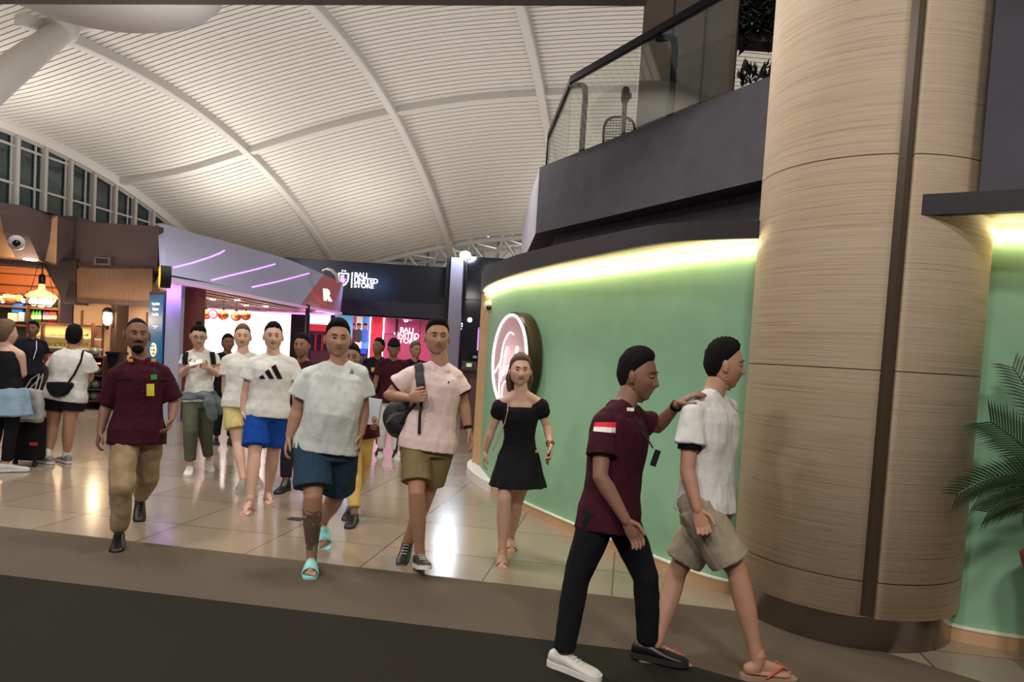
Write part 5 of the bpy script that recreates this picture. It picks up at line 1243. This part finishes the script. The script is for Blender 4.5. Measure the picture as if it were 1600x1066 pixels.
c = at(628, 655, 5.38); e = empty('backpack', c, 'black backpack hanging at the side of the man in the pink polo', 'backpack')
Mb = RZ@Matrix.Rotation(R(-12), 3, 'Y')
m = MB(); m.ell(c, (.145, .11, .155), Mb, 24, 16); m.ell(c+UP*.13+RV*.06, (.09, .08, .12), Mb, 20, 12); m.ell(c-UP*.03-BV*.07, (.11, .07, .10), Mb, 20, 12)
V_, F_ = remesh(m, .010, 4, noisefn(.008, 10)); link('bag_body', [tuple(p) for p in V_], F_, mat('backpack_nylon', (20, 24, 30), .6, bump=.2, bs=40), e, True, recalc=False)
m = MB(); m.tube([c-BV*.142+Mb@Vector((-.09, 0, -.0)), c-BV*.150+Mb@Vector((-.03, 0, .05)), c-BV*.13+Mb@Vector((.07, 0, .06))], .004, 6); m.build('zip', mat('zip_grey', (120, 124, 128), .4), e)
m = MB(); m.ell(P.g['shR']+Vector((0, 0, .0)), .01); 
st = ribbon(polo, ((650, 560), (655, 575), (657, 595), (659, 612)), .062, .018, mat('backpack_nylon', (20, 24, 30)), 'shoulder_strap', e, 6, .014)
m = MB(); q0 = at(660, 612, 4.99); m.tube([q0, at(656, 650, 4.99), at(655, 677, 5.0)], .011, 8, flat=.4); m.build('loose_strap', mat('strap_black', (16, 16, 18), .7), e)
m = MB(); m.tube([at(648, 632, 5.05), at(636, 646, 5.12), at(626, 662, 5.25)], .010, 8); m.tube([at(622, 685, 5.3), at(620, 700, 5.3), at(614, 714, 5.3)], .008, 6); m.build('lower_strap', mat('strap_black', (16, 16, 18)), e)
# ---- 4 woman in a short black dress
P = person(dict(label='woman in a short black dress with puff sleeves walking beside the green wall', skin='light', style='long', hair='brown', face=6, s=.93, build=.90, arm=.92, leg=1.05, footR=(2, 12), footL=(6, 8), barefoot=True, handL=dict(curl=.7), handR=dict(curl=.4)),
    dict(head=(813, 580, -.02), neck=(814, 616), shR=(785, 628), shL=(842, 628), elR=(768, 672, .05), wrR=(758, 706, .05), hdR=(755, 722, .05), elL=(855, 668, .03), wrL=(860, 697, -.08), hdL=(861, 714, -.12), hipR=(795, 712), hipL=(826, 712),
         knR=(788, 780, -.12), anR=(785, 859, .09), knL=(806, 788, .08), anL=(798, 838, .085)), 5.50)
m = MB(); g = P.g
rings = []
for t, w, d in ((-.50, .225, .205), (-.36, .205, .185), (-.18, .182, .155), (0, .162, .122), (.16, .132, .098), (.28, .120, .094), (.45, .128, .104), (.60, .142, .118), (.72, .142, .112), (.79, .138, .095)):
    l, f = P.axes(t); c = P.H+P.up*P.TL*t; n = 40; rg = []
    for k in range(n):
        a = 2*math.pi*k/n; pl = 1+(.035*math.sin(a*12) if t < .1 else 0)*min(1, (.1-t)*2)
        top_ = 0
        if t > .75: top_ = .035*math.cos(a*2)*-1*.0
        rg.append(c+l*math.cos(a)*w*pl+f*math.sin(a)*d*pl+P.up*top_)
    rings.append(rg)
m.loft(rings)
for q, sx in (('L', 1), ('R', -1)):
    sh, el = g['sh'+q], g['el'+q]; l, f = P.axes(.8)
    m.tube([P.H+P.up*P.TL*.72+l*sx*.10+f*.03, P.H+P.up*P.TL*.88+l*sx*.135, sh+P.up*.005], [.03, .036, .04], 12); m.tube([P.H+P.up*P.TL*.72+l*sx*.10-f*.05, sh-f*.02], [.04, .04], 12)
    m.ell(sh.lerp(el, .18), (.070, .068, .074)); m.ell(sh.lerp(el, .34), (.066, .064, .062))
V_, F_ = remesh(m, .0075, 2, noisefn(.003, 14)); link('dress', [tuple(p) for p in V_], F_, C_black, P.e, True, recalc=False)
for q in 'LR':
    f, u, r = getattr(P, 'ff'+q); slide(P.e, P.g['an'+q], f, u, r, L_tan, .93, 'sandal')
    m = MB(); A2 = P.g['an'+q]-u*.02; m.tube([A2+f*.045*math.cos(a)+r*.042*math.sin(a)-f*.01 for a in np.linspace(0, 2*math.pi, 17)], .006, 6, round=False); m.build('ankle_strap', L_tan, P.e)
watch(P, 'L', mat('gold_watch', (160, 120, 60), .3, .8))
m = MB()                                         # long hair falling behind the shoulders
for sx in (-1, 1): m.tube([P.H3(sx*.055, -.03, .03), P.H3(sx*.078, -.035, -.06), P.H3(sx*.07, -.055, -.15)], [.03, .032, .02], 12)
m.tube([P.H3(0, -.06, .03), P.H3(0, -.085, -.06), P.H3(0, -.08, -.17)], [.06, .065, .04], 14)
V_, F_ = remesh(m, .008, 3); link('hair_back', [tuple(p) for p in V_], F_, HAIR['brown'], P.e, True, recalc=False)
c = P.g['wrL'].lerp(P.g['hdL'], .75)+(P.H-P.g['wrL']).normalized()*.02; e = empty('mobile_phone', c, 'black mobile phone in the left hand of the woman in the black dress', 'phone')
d = (P.g['hdL']-P.g['wrL']).normalized(); d = (d+UP*-.3-RV*.2).normalized(); a, c2 = frame(d); Mp = Matrix((a, c2, d)).transposed()
m = MB(); m.box(c, (.010, .072, .145), Mp); o = m.build('casing', L_black, e); bevel(o, .003); m = MB(); m.box(c+a*.0055, (.002, .066, .135), Mp); m.build('display', mat('dark_screen', (12, 12, 16), .08), e)
m = MB(); P_ = [P.T3(.93, .45, off=.01), P.T3(.75, .2, off=.03), P.T3(.6, -.5, off=.03), P.T3(.4, -1.1, off=.03), P.T3(.1, -1.5, off=.05)]
P_ = [P.g['shR']+P.up*.055+RV*.045, P.T3(.72, -.75, off=.02), P.T3(.55, -.95, off=.02), P.T3(.35, -1.15, off=.03), P.T3(.08, -1.4, off=.06)]
m.tube(P_, .0045, 6); tag(m.build('bag_strap', L_tan), 'thin pale bag strap hanging down the side of the black dress', 'strap')
# ---- 5 maroon officer at the front
P = person(dict(label='man in a maroon shirt and black jeans resting his hand on another man\'s shoulder', skin='brown', style='fade', auto=False, face=66, body=62, s=1.0, hs=1.07, nod=6, footR=(55, 0), footL=(70, 0), vox=.007, handR=dict(curl=.45, palm=-RV), handL=dict(curl=.32, palm=-UP, side=-BV)),
    dict(head=(996, 588, .10), neck=(975, 634, .08), shR=(943, 660, -.08), shL=(999, 654, .26), elR=(938, 745, -.16), wrR=(979, 815, -.20), hdR=(1000, 850, -.22), elL=(1026, 668, .30), wrL=(1060, 631, .14), hdL=(1085, 616, .10), hipR=(938, 800, -.06), hipL=(966, 800, .12),
         knR=(902, 900, -.03), anR=(881, 1018, .10), knL=(1010, 903, .06), anL=(1012, 1003, .11)), 3.66)
o = top(P, C_maroon, hem=-.18, sleeve=.62, rs=.070, off=.018, name='maroon_shirt', seed=9); collar(P, C_maroon)
bottoms(P, C_black, .97, r0=.098, name='black_jeans', lower=(.070, .058), waist=.0, seed=4)
f, u, r = P.ffR; shoe(P.e, P.g['anR'], f, u, r, L_white, L_sole, 1.05); f, u, r = P.ffL; shoe(P.e, P.g['anL'], f, u, r, L_black, L_dsole, 1.05)
watch(P, 'L')
decal(o, ((929, 660), (963, 660), (962, 668.5), (928, 667)), mat('flag_red', (214, 30, 40), .7), 'flag_patch_red', P.e, 5); decal(o, ((928, 667), (962, 668.5), (961, 677), (927, 674)), mat('flag_white', (226, 222, 220), .7), 'flag_patch_white', P.e, 5)
m = MB(); c = at(1000, 650, 3.62); m.tube([at(1005, 676, 3.64), at(1014, 690, 3.6), at(1020, 700, 3.6)], .004, 6); m.box(at(1024, 716, 3.6), (.03, .008, .085), RZ@Matrix.Rotation(R(15), 3, 'Y')); m.build('lanyard', L_black, P.e)
m = MB(); m.box(at(985, 640, 3.57), (.035, .012, .016), RZ); m.build('rank_tab', mat('flag_white', (226, 222, 220)), P.e)
# ---- 6 man in the white tee and stone shorts
P = person(dict(label='man in a white t-shirt, beige shorts and flip-flops striding past the wood column', skin='tan', style='fade', auto=False, face=84, body=72, s=1.0, hs=1.05, build=1.0, footR=(95, 2), footL=(88, 6), barefoot=True, vox=.007, nod=4, handR=dict(curl=.6, palm=-RV), handL=dict(curl=.5)),
    dict(head=(1131, 571, .06), neck=(1114, 617, .06), shR=(1083, 643, -.10), shL=(1137, 636, .24), elR=(1074, 735, -.14), wrR=(1090, 797, -.20), hdR=(1099, 826, -.22), elL=(1128, 730, .34), wrL=(1118, 790, .36), hipR=(1086, 790, -.07), hipL=(1119, 788, .12),
         knL=(1058, 893, .16), anL=(1025, 1008, .095), knR=(1152, 893, -.12), anR=(1184, 1032, .10)), 3.84)
o = top(P, C_white, hem=-.06, sleeve=.55, rs=.072, off=.016, seed=12, name='white_tshirt', sl_open=.014)
bottoms(P, C_stone, .84, r0=.106, r1=.112, waist=.14, seed=8, rough=.006)
for q in 'LR':
    f, u, r = getattr(P, 'ff'+q); slide(P.e, P.g['an'+q], f, u, r, mat('flip_red', (170, 70, 60), .6), 1.0, 'flip_flop', True, mat('flip_sole', (150, 120, 100), .7))
sh, el = P.g['shR'], P.g['elR']; p = sh.lerp(el, .60); d = (el-sh).normalized(); a, c = frame(d); m = MB(); m.loft([[p+d*o_+(a*math.cos(t)+c*math.sin(t))*rr for t in np.linspace(0, 2*math.pi, 24, endpoint=False)] for o_, rr in ((-.03, .050), (-.03, .062), (.012, .062), (.012, .050))], cap=False); m.build('sleeve_band', C_black, P.e, smooth=True)
# ---- 7 white tee with three dark bars, blue shorts
P = person(dict(label='man in a white t-shirt with a three-bar chest logo and bright blue shorts', skin='light', style='fade', face=0, s=1.06, build=1.04, det=4, vox=.010, footR=(-12, 3), footL=(10, 4), barefoot=True, leg=1.05),
    dict(head=(427, 527, -.02), neck=(427, 557), shR=(396, 567), shL=(456, 567), elR=(384, 612, .03), wrR=(380, 645, 0), hdR=(379, 660, -.03), elL=(463, 612, .03), wrL=(464, 645, .03), hipR=(403, 642), hipL=(434, 642), knR=(398, 708, -.12), anR=(391, 783, .09), knL=(427, 706, .08), anL=(419, 768, .09)), 6.88)
o = top(P, C_white, hem=-.12, sleeve=.55, rs=.078, off=.024, seed=21, name='white_tshirt', sl_open=.02)
bottoms(P, C_blue, .84, r0=.110, r1=.112, waist=.05, seed=11)
for qd in (((404.5, 589.5), (410.5, 585.5), (415, 592), (406, 592)), ((413.5, 581), (420, 577), (428.5, 592), (420.5, 592)), ((423.5, 573.5), (430.5, 569.5), (441.5, 592), (433.5, 592))): decal(o, qd, C_black, 'logo_bar', P.e, 4, .005)
for q in 'LR':
    f, u, r = getattr(P, 'ff'+q); slide(P.e, P.g['an'+q], f, u, r, mat('flip_tan', (196, 160, 140), .6), 1.0, 'flip_flop', True, mat('flip_sole2', (190, 150, 130), .7))
# ---- 8 yellow shorts behind him
P = person(dict(label='man in a white t-shirt and pale yellow shorts half hidden behind another walker', skin='light', style='fade', hair='brown', face=0, s=1.04, det=4, vox=.010, footR=(-10, 3), footL=(10, 3)),
    dict(head=(379, 527), neck=(380, 554), shR=(355, 562), shL=(405, 562), elR=(352, 604, .03), wrR=(354, 636, .03), elL=(410, 604), wrL=(410, 636), hipR=(362, 628), hipL=(390, 628), knR=(371, 692, -.1), anR=(380, 749, .1), knL=(396, 690, .1), anL=(400, 742, .1)), 7.85)
top(P, C_white, hem=-.12, sleeve=.55, rs=.07, off=.02, seed=31, name='white_tshirt'); bottoms(P, C_yel, .66, r0=.100, r1=.104, waist=.05, seed=14); shoes(P, L_greysh, L_sole)
# ---- 9 woman with bun, backpack, jacket round the waist
P = person(dict(label='woman with a top bun and glasses in a white tee, looking down at her phone', skin='light', style='short', hair='black', face=4, nod=16, s=1.02, build=.95, det=4, vox=.010, footR=(-6, 3), footL=(8, 14), handR=dict(curl=.6, side=UP, palm=-BV), handL=dict(curl=.6, side=UP, palm=-BV)),
    dict(head=(310, 526, -.08), neck=(311, 549), shR=(291, 558), shL=(334, 557), elR=(284, 585, 0), wrR=(295, 573, -.2), hdR=(304, 569, -.25), elL=(340, 585, 0), wrL=(324, 575, -.2), hdL=(314, 570, -.25), hipR=(299, 624), hipL=(324, 624), knR=(298, 674, -.1), anR=(297, 727, .1), knL=(321, 674, .05), anL=(326, 718, .12)), 8.25)
o = top(P, C_white, hem=-.05, sleeve=.45, rs=.062, off=.014, seed=41, name='white_tshirt')
bottoms(P, C_sage, .86, r0=.096, name='loose_trousers', lower=(.082, .058), waist=.12, seed=15); shoes(P, L_white, L_sole)
m = MB(); m.ell(P.H3(0, -.02, .145), (.034, .034, .028)); m.build('hair_bun', HAIR['black'], P.e, smooth=True)
m = MB()
for sx in (-1, 1):
    m.tube([P.H3(sx*.031+.021*math.cos(a), .094, .012+.016*math.sin(a)) for a in np.linspace(0, 2*math.pi, 17)], .002, 6, round=False); m.tube([P.H3(sx*.052, .092, .016), P.H3(sx*.080, .0, .012)], .002, 6)
m.tube([P.H3(-.010, .098, .014), P.H3(.010, .098, .014)], .002, 6); m.build('glasses', L_black, P.e)
m = MB(); P.torso(m, .0, .16, .045); V_, F_ = remesh(m, .010, 2, noisefn(.02, 12)); link('tied_jacket', [tuple(p) for p in V_], F_, C_gjack, P.e, True, recalc=False)
m = MB(); m.tube([P.T3(.06, .5, off=.05), at(327, 632, 8.08), at(333, 650, 8.1)], [.05, .075, .06], 12, flat=.5); m.tube([P.T3(.05, .9, off=.05), at(340, 630, 8.2), at(344, 645, 8.2)], [.05, .06, .035], 12, flat=.5); m.tube([P.T3(.08, 0, off=.05), P.T3(.05, .5, off=.06)], .04, 12)
V_, F_ = remesh(m, .010, 3, noisefn(.012, 12)); link('tied_jacket', [tuple(p) for p in V_], F_, C_gjack, P.e, True, recalc=False)
pb = P.T3(.62, math.pi, off=.10); e = empty('backpack', pb, 'black backpack on the back of the woman looking at her phone', 'backpack')
m = MB(); m.ell(pb, (.16, .10, .22), RZ); m.build('bag_body', C_black, e, smooth=True)
ribbon(o, ((291, 551), (289, 560), (289, 572)), .055, .015, C_black, 'shoulder_strap', e, 5, .01); ribbon(o, ((331, 551), (333, 560), (334, 572)), .055, .015, C_black, 'shoulder_strap', e, 5, .01)
c = at(306, 567, 7.93); m = MB(); m.box(c, (.075, .015, .14), RZ@Matrix.Rotation(R(-50), 3, 'X')@Matrix.Rotation(R(60), 3, 'Y')); o = m.build('mobile_phone', mat('white_phone', (225, 222, 218), .3)); bevel(o, .004); tag(o, 'pale mobile phone held by the woman with the top bun', 'phone')
# ---- 10 dark uniformed man behind
J, k = stand(452, 768, 1.68, 0, step=.10)
J['head'] = at(472, 541, 7.7); J['neck'] = at(473, 566, 7.75); J['shR'] = at(451, 575, 7.75); J['shL'] = at(496, 575, 7.75); J['elR'] = at(447, 617, 7.8); J['wrR'] = at(446, 652, 7.75)
J['hipR'] = at(458, 642, 7.75); J['hipL'] = at(484, 642, 7.75); J['knR'] = at(450, 700, 7.65); J['anR'] = onz(446, 754, .09); J['knL'] = at(484, 698, 7.9); J['anL'] = onz(482, 748, .09); J['elL'] = at(502, 617, 7.8); J['wrL'] = at(502, 650, 7.8)
P = person(dict(label='officer in a dark uniform and black boots walking behind the two men in white tees', skin='brown', style='short', face=-6, s=.98, det=4, vox=.011, footR=(-8, 3), footL=(8, 3)), J, 7.75)
top(P, C_maroon, sleeve=.95, seed=51, name='uniform_shirt', hem=-.08); bottoms(P, C_navy, .85, name='dark_trousers', lower=(.078, .06), waist=.0); shoes(P, L_black, L_dsole, high=True)
# ---- 11 person in maroon with folder, sand trousers
J, k = stand(560, 812, 1.60, 0); 
J.update(head=at(549, 560, 6.55), neck=at(551, 583, 6.6), shR=at(528, 592, 6.6), shL=at(572, 592, 6.6), elR=at(524, 640, 6.6), wrR=at(530, 672, 6.55), elL=at(582, 636, 6.6), wrL=at(586, 658, 6.4), hipR=at(548, 672, 6.6), hipL=at(572, 672, 6.6), knR=at(553, 735, 6.5), anR=onz(553, 803, .09), knL=at(572, 735, 6.75), anL=onz(541, 792, .09))
J['knL'] = at(566, 730, 6.75); J['anL'] = onz(548, 790, .1)
P = person(dict(label='person in a maroon top and sand-yellow trousers carrying folders, mostly hidden', skin='brown', style='short', face=10, s=.95, det=4, vox=.010, footR=(0, 4), footL=(0, 10), handL=dict(curl=.8, side=UP, palm=-BV)), J, 6.6)
top(P, C_maroon, sleeve=1.5, rs=.068, seed=61, name='maroon_top', hem=-.16); bottoms(P, C_mustard, .86, r0=.098, name='sand_trousers', lower=(.078, .060), waist=.0); shoes(P, L_black, L_dsole)
c = at(579, 643, 6.42); e = empty('paper_folders', c, 'pale blue and white paper folders held against the maroon sleeve', 'folder')
for i in range(3): m = MB(); m.box(c+BV*.012*i+RV*.006*i, (.15, .006, .24), RZ@Matrix.Rotation(R(6), 3, 'Y')); m.build('folder_sheet', mat('folder_%d' % i, ((196, 206, 216), (225, 225, 225), (120, 130, 170))[i], .6), e)
# ---- far row of people in front of the store
def far(px, py, H, label, face, skinc, hair, style, topm, botm, shoesm, topname, **kw):
    J, k = stand(px, py, H, face, step=kw.pop('step', .05)); hx = kw.pop('headyaw', face)
    P = person(dict(label=label, skin=skinc, style=style, hair=hair, face=hx-math.degrees(math.atan((px-800)/F)), body=face-math.degrees(math.atan((px-800)/F)), s=k, det=4, vox=.012, footR=(face-6-math.degrees(math.atan((px-800)/F)), 0), footL=(face+6-math.degrees(math.atan((px-800)/F)), 0), **kw), J, 0)
    o = top(P, topm, sleeve=.6, seed=px, name=topname, hem=-.15); bottoms(P, botm, .88, name='trousers', lower=(.078, .06), waist=.0); shoes(P, shoesm, L_dsole if shoesm is L_black else L_sole); return P, o
P, o = far(583, 707, 1.70, 'man in a black tee with a small gold chest print looking up to the side', -12, 'brown', 'black', 'short', C_black, C_navy, L_black, 'black_tshirt', headyaw=-40, nod=-10)
decal(o, ((580, 574.5), (586.5, 574.5), (586.5, 581), (580, 581)), mat('print_gold', (214, 170, 90), .6), 'chest_print', P.e, 3, .01)
P, o = far(606, 716, 1.70, 'man in a dark cap, maroon jacket and white trousers by the store', 5, 'brown', 'black', 'cap', C_maroon, C_white, L_white, 'maroon_jacket', step=.08)
m = MB(); m.ell(P.H3(0, .0, .055), (.088, .105, .075), P.HM); m.ell(P.H3(0, .10, .050), (.06, .06, .010), P.HM); m.build('cap', C_black, P.e, smooth=True)
m = MB(); q = P.T3(.95, 0, off=.03); m.tube([P.T3(.98, -.5, off=.02), P.T3(.55, -.05, off=.03), P.T3(.98, .5, off=.02)], .006, 6); m.build('lanyard', L_black, P.e)
P, o = far(640, 702, 1.69, 'grey-haired man in a maroon shirt standing nearest the pink polo man', 20, 'tan', 'grey', 'short', C_maroon, C_navy, L_black, 'maroon_shirt', headyaw=35)
P, o = far(349, 694, 1.62, 'person in dark clothes mostly hidden behind the man in yellow shorts', 10, 'brown', 'black', 'long', C_black, C_navy, L_black, 'black_top')
# ---- waiter behind the two customers
P, o = far(47, 660, 1.64, 'waiter in a dark navy uniform with a white lanyard facing the customers', 20, 'brown', 'black', 'short', C_navy, C_black, L_black, 'navy_vest', headyaw=-25, nod=-6)
m = MB(); m.tube([P.T3(.97, .3, off=.03), P.T3(.7, .05, off=.035), P.T3(.4, -.15, off=.035)], .007, 6); m.build('lanyard', mat('flag_white', (226, 222, 220)), P.e)
# ---- tourist seen from behind, white tee
P = person(dict(label='short-haired customer in a white tee and black shorts seen from behind at the counter', skin='tan', style='short', auto=False, face=196, body=192, s=1.0, build=1.18, leg=1.18, arm=1.1, det=4, vox=.010, belly=.02, footL=(250, 0), footR=(235, 0), handL=dict(curl=.5), hairk=1.15, hs=1.02),
    dict(head=(116, 527), neck=(114, 546), shL=(92, 556), shR=(136, 558), elL=(84, 584, .02), wrL=(95, 598, -.08), hdL=(103, 601, -.1), elR=(140, 590, .1), wrR=(128, 600, .25), hipL=(88, 618), hipR=(115, 618), knL=(82, 665), anL=(75, 712, .095), knR=(108, 664), anR=(104, 711, .095)), 8.3)
o = top(P, C_white, hem=-.10, sleeve=.62, rs=.082, off=.03, seed=71, name='white_tshirt', sl_open=.02, flare=.05); bottoms(P, C_black, .50, r0=.112, r1=.112, waist=.05); shoes(P, L_greysh, L_sole)
for q in 'LR':
    m = MB(); an = P.g['an'+q]; m.tube([an-UP*.02, an+UP*.05], .045, 12); m.build('sock', mat('white_sock', (215, 212, 208), .8), P.e, smooth=True)
c = at(88, 605, 8.05); e = empty('crossbody_bag', c, 'black half-moon crossbody bag on the back of the customer in white', 'bag')
m = MB(); pts = [(-.13, .05), (.15, .055), (.13, -.03), (.06, -.10), (-.02, -.115), (-.09, -.08), (-.13, -.01)]
m.prism([c+RV*x*.92+UP*y for x, y in spline(pts+[pts[0]], 4)[:-1]], BV*.09); V_, F_ = remesh(m, .009, 5); link('bag_body', [tuple(p) for p in V_], F_, C_black, e, True, recalc=False)
ribbon(o, ((131, 545), (126, 565), (116, 585), (104, 602)), .022, .006, C_black, 'bag_strap', e, 6, .006)
# ---- woman at the left edge
P = person(dict(label='customer with a brown bun, black sleeveless top and pale blue shirt tied at the waist', skin='light', style='long', hair='brown', auto=False, face=150, body=160, s=.97, build=1.0, det=4, vox=.010, footL=(190, 0), footR=(120, 0), handL=dict(curl=.5), hairk=1.3),
    dict(head=(11, 521), neck=(8, 541), shL=(-18, 553), shR=(31, 553), elL=(-28, 590), wrL=(-15, 606, .2), elR=(36, 584, .05), wrR=(22, 592, .25), hdR=(12, 588, .3), hipL=(-4, 620), hipR=(22, 620), knL=(-6, 672), anL=(-14, 715, .095), knR=(17, 672), anR=(10, 724, .095)), 7.62)
o = top(P, C_black, hem=-.02, sleeve=0, off=.010, seed=81, name='sleeveless_top', neck=.90)
bottoms(P, C_black, .92, r0=.094, name='black_trousers', lower=(.066, .055), waist=.12); shoes(P, L_white, L_sole)
m = MB(); m.ell(P.H3(0, -.05, .115), (.045, .045, .035)); m.ell(P.H3(.03, -.02, .105), .03); V_, F_ = remesh(m, .008, 2, noisefn(.008, 30)); link('hair_bun', [tuple(p) for p in V_], F_, HAIR['brown'], P.e, True, recalc=False)
m = MB(); P.torso(m, -.38, .16, .035, 1.0, .08); V_, F_ = remesh(m, .010, 2, noisefn(.02, 10, 3, (1, 1, .3))); link('tied_shirt', [tuple(p) for p in V_], F_, C_denim, P.e, True, recalc=False)
# suitcase and tote
c = at(45, 684, 8.05); c.z = .32; e = empty('suitcase', Vector((c.x, c.y, 0)), 'black upright suitcase with a red tag standing between the two customers', 'suitcase')
m = MB(); m.box(c, (.29, .22, .50), RZ); o = m.build('shell', C_black, e); bevel(o, .04, 3)
m = MB(); m.box(c+RV*.13-BV*.115-UP*.05, (.085, .012, .035), RZ); m.build('luggage_tag', mat('tag_red', (190, 40, 50), .6), e)
for sx in (-1, 1): m = MB(); b_ = Vector((c.x, c.y, .035))+RV*sx*.11-BV*.05; m.tube([b_-RV*.012, b_+RV*.012], .034, 14, round=False); m.build('wheel', L_dsole, e)
m = MB(); m.tube([c+RV*-.07+UP*.25, c+RV*-.07+UP*.46, c+RV*.07+UP*.46, c+RV*.07+UP*.25], .009, 8); m.build('pull_handle', M_blk, e)
c = at(45, 631, 7.92); e = empty('tote_bag', c, 'pale grey tote bag leaning on top of the black suitcase', 'bag')
m = MB(); rings = []
for z, w, d in ((-.20, .15, .06), (-.17, .165, .075), (0, .165, .07), (.14, .15, .045), (.16, .145, .035)): rings.append(ringpts(c+UP*z+RV*.02*z, RV, BV, w, d, 24, 3))
m.loft(rings); V_, F_ = remesh(m, .010, 2, noisefn(.018, 9)); link('bag_body', [tuple(p) for p in V_], F_, mat('tote_grey', (150, 150, 152), .7), e, True, recalc=False)
for s_, b0 in ((-1, -.03), (1, .04)):
    m = MB(); m.tube([c+RV*-.04+UP*.14+BV*b0, c+RV*(.06+.02*s_)+UP*.28+BV*b0, c+RV*.125+UP*.34+BV*b0, c+RV*.11+UP*.26+BV*b0, c+RV*.08+UP*.14+BV*b0], .010, 8, flat=.4); m.build('bag_handle', mat('tote_handle', (205, 200, 192), .7), e)
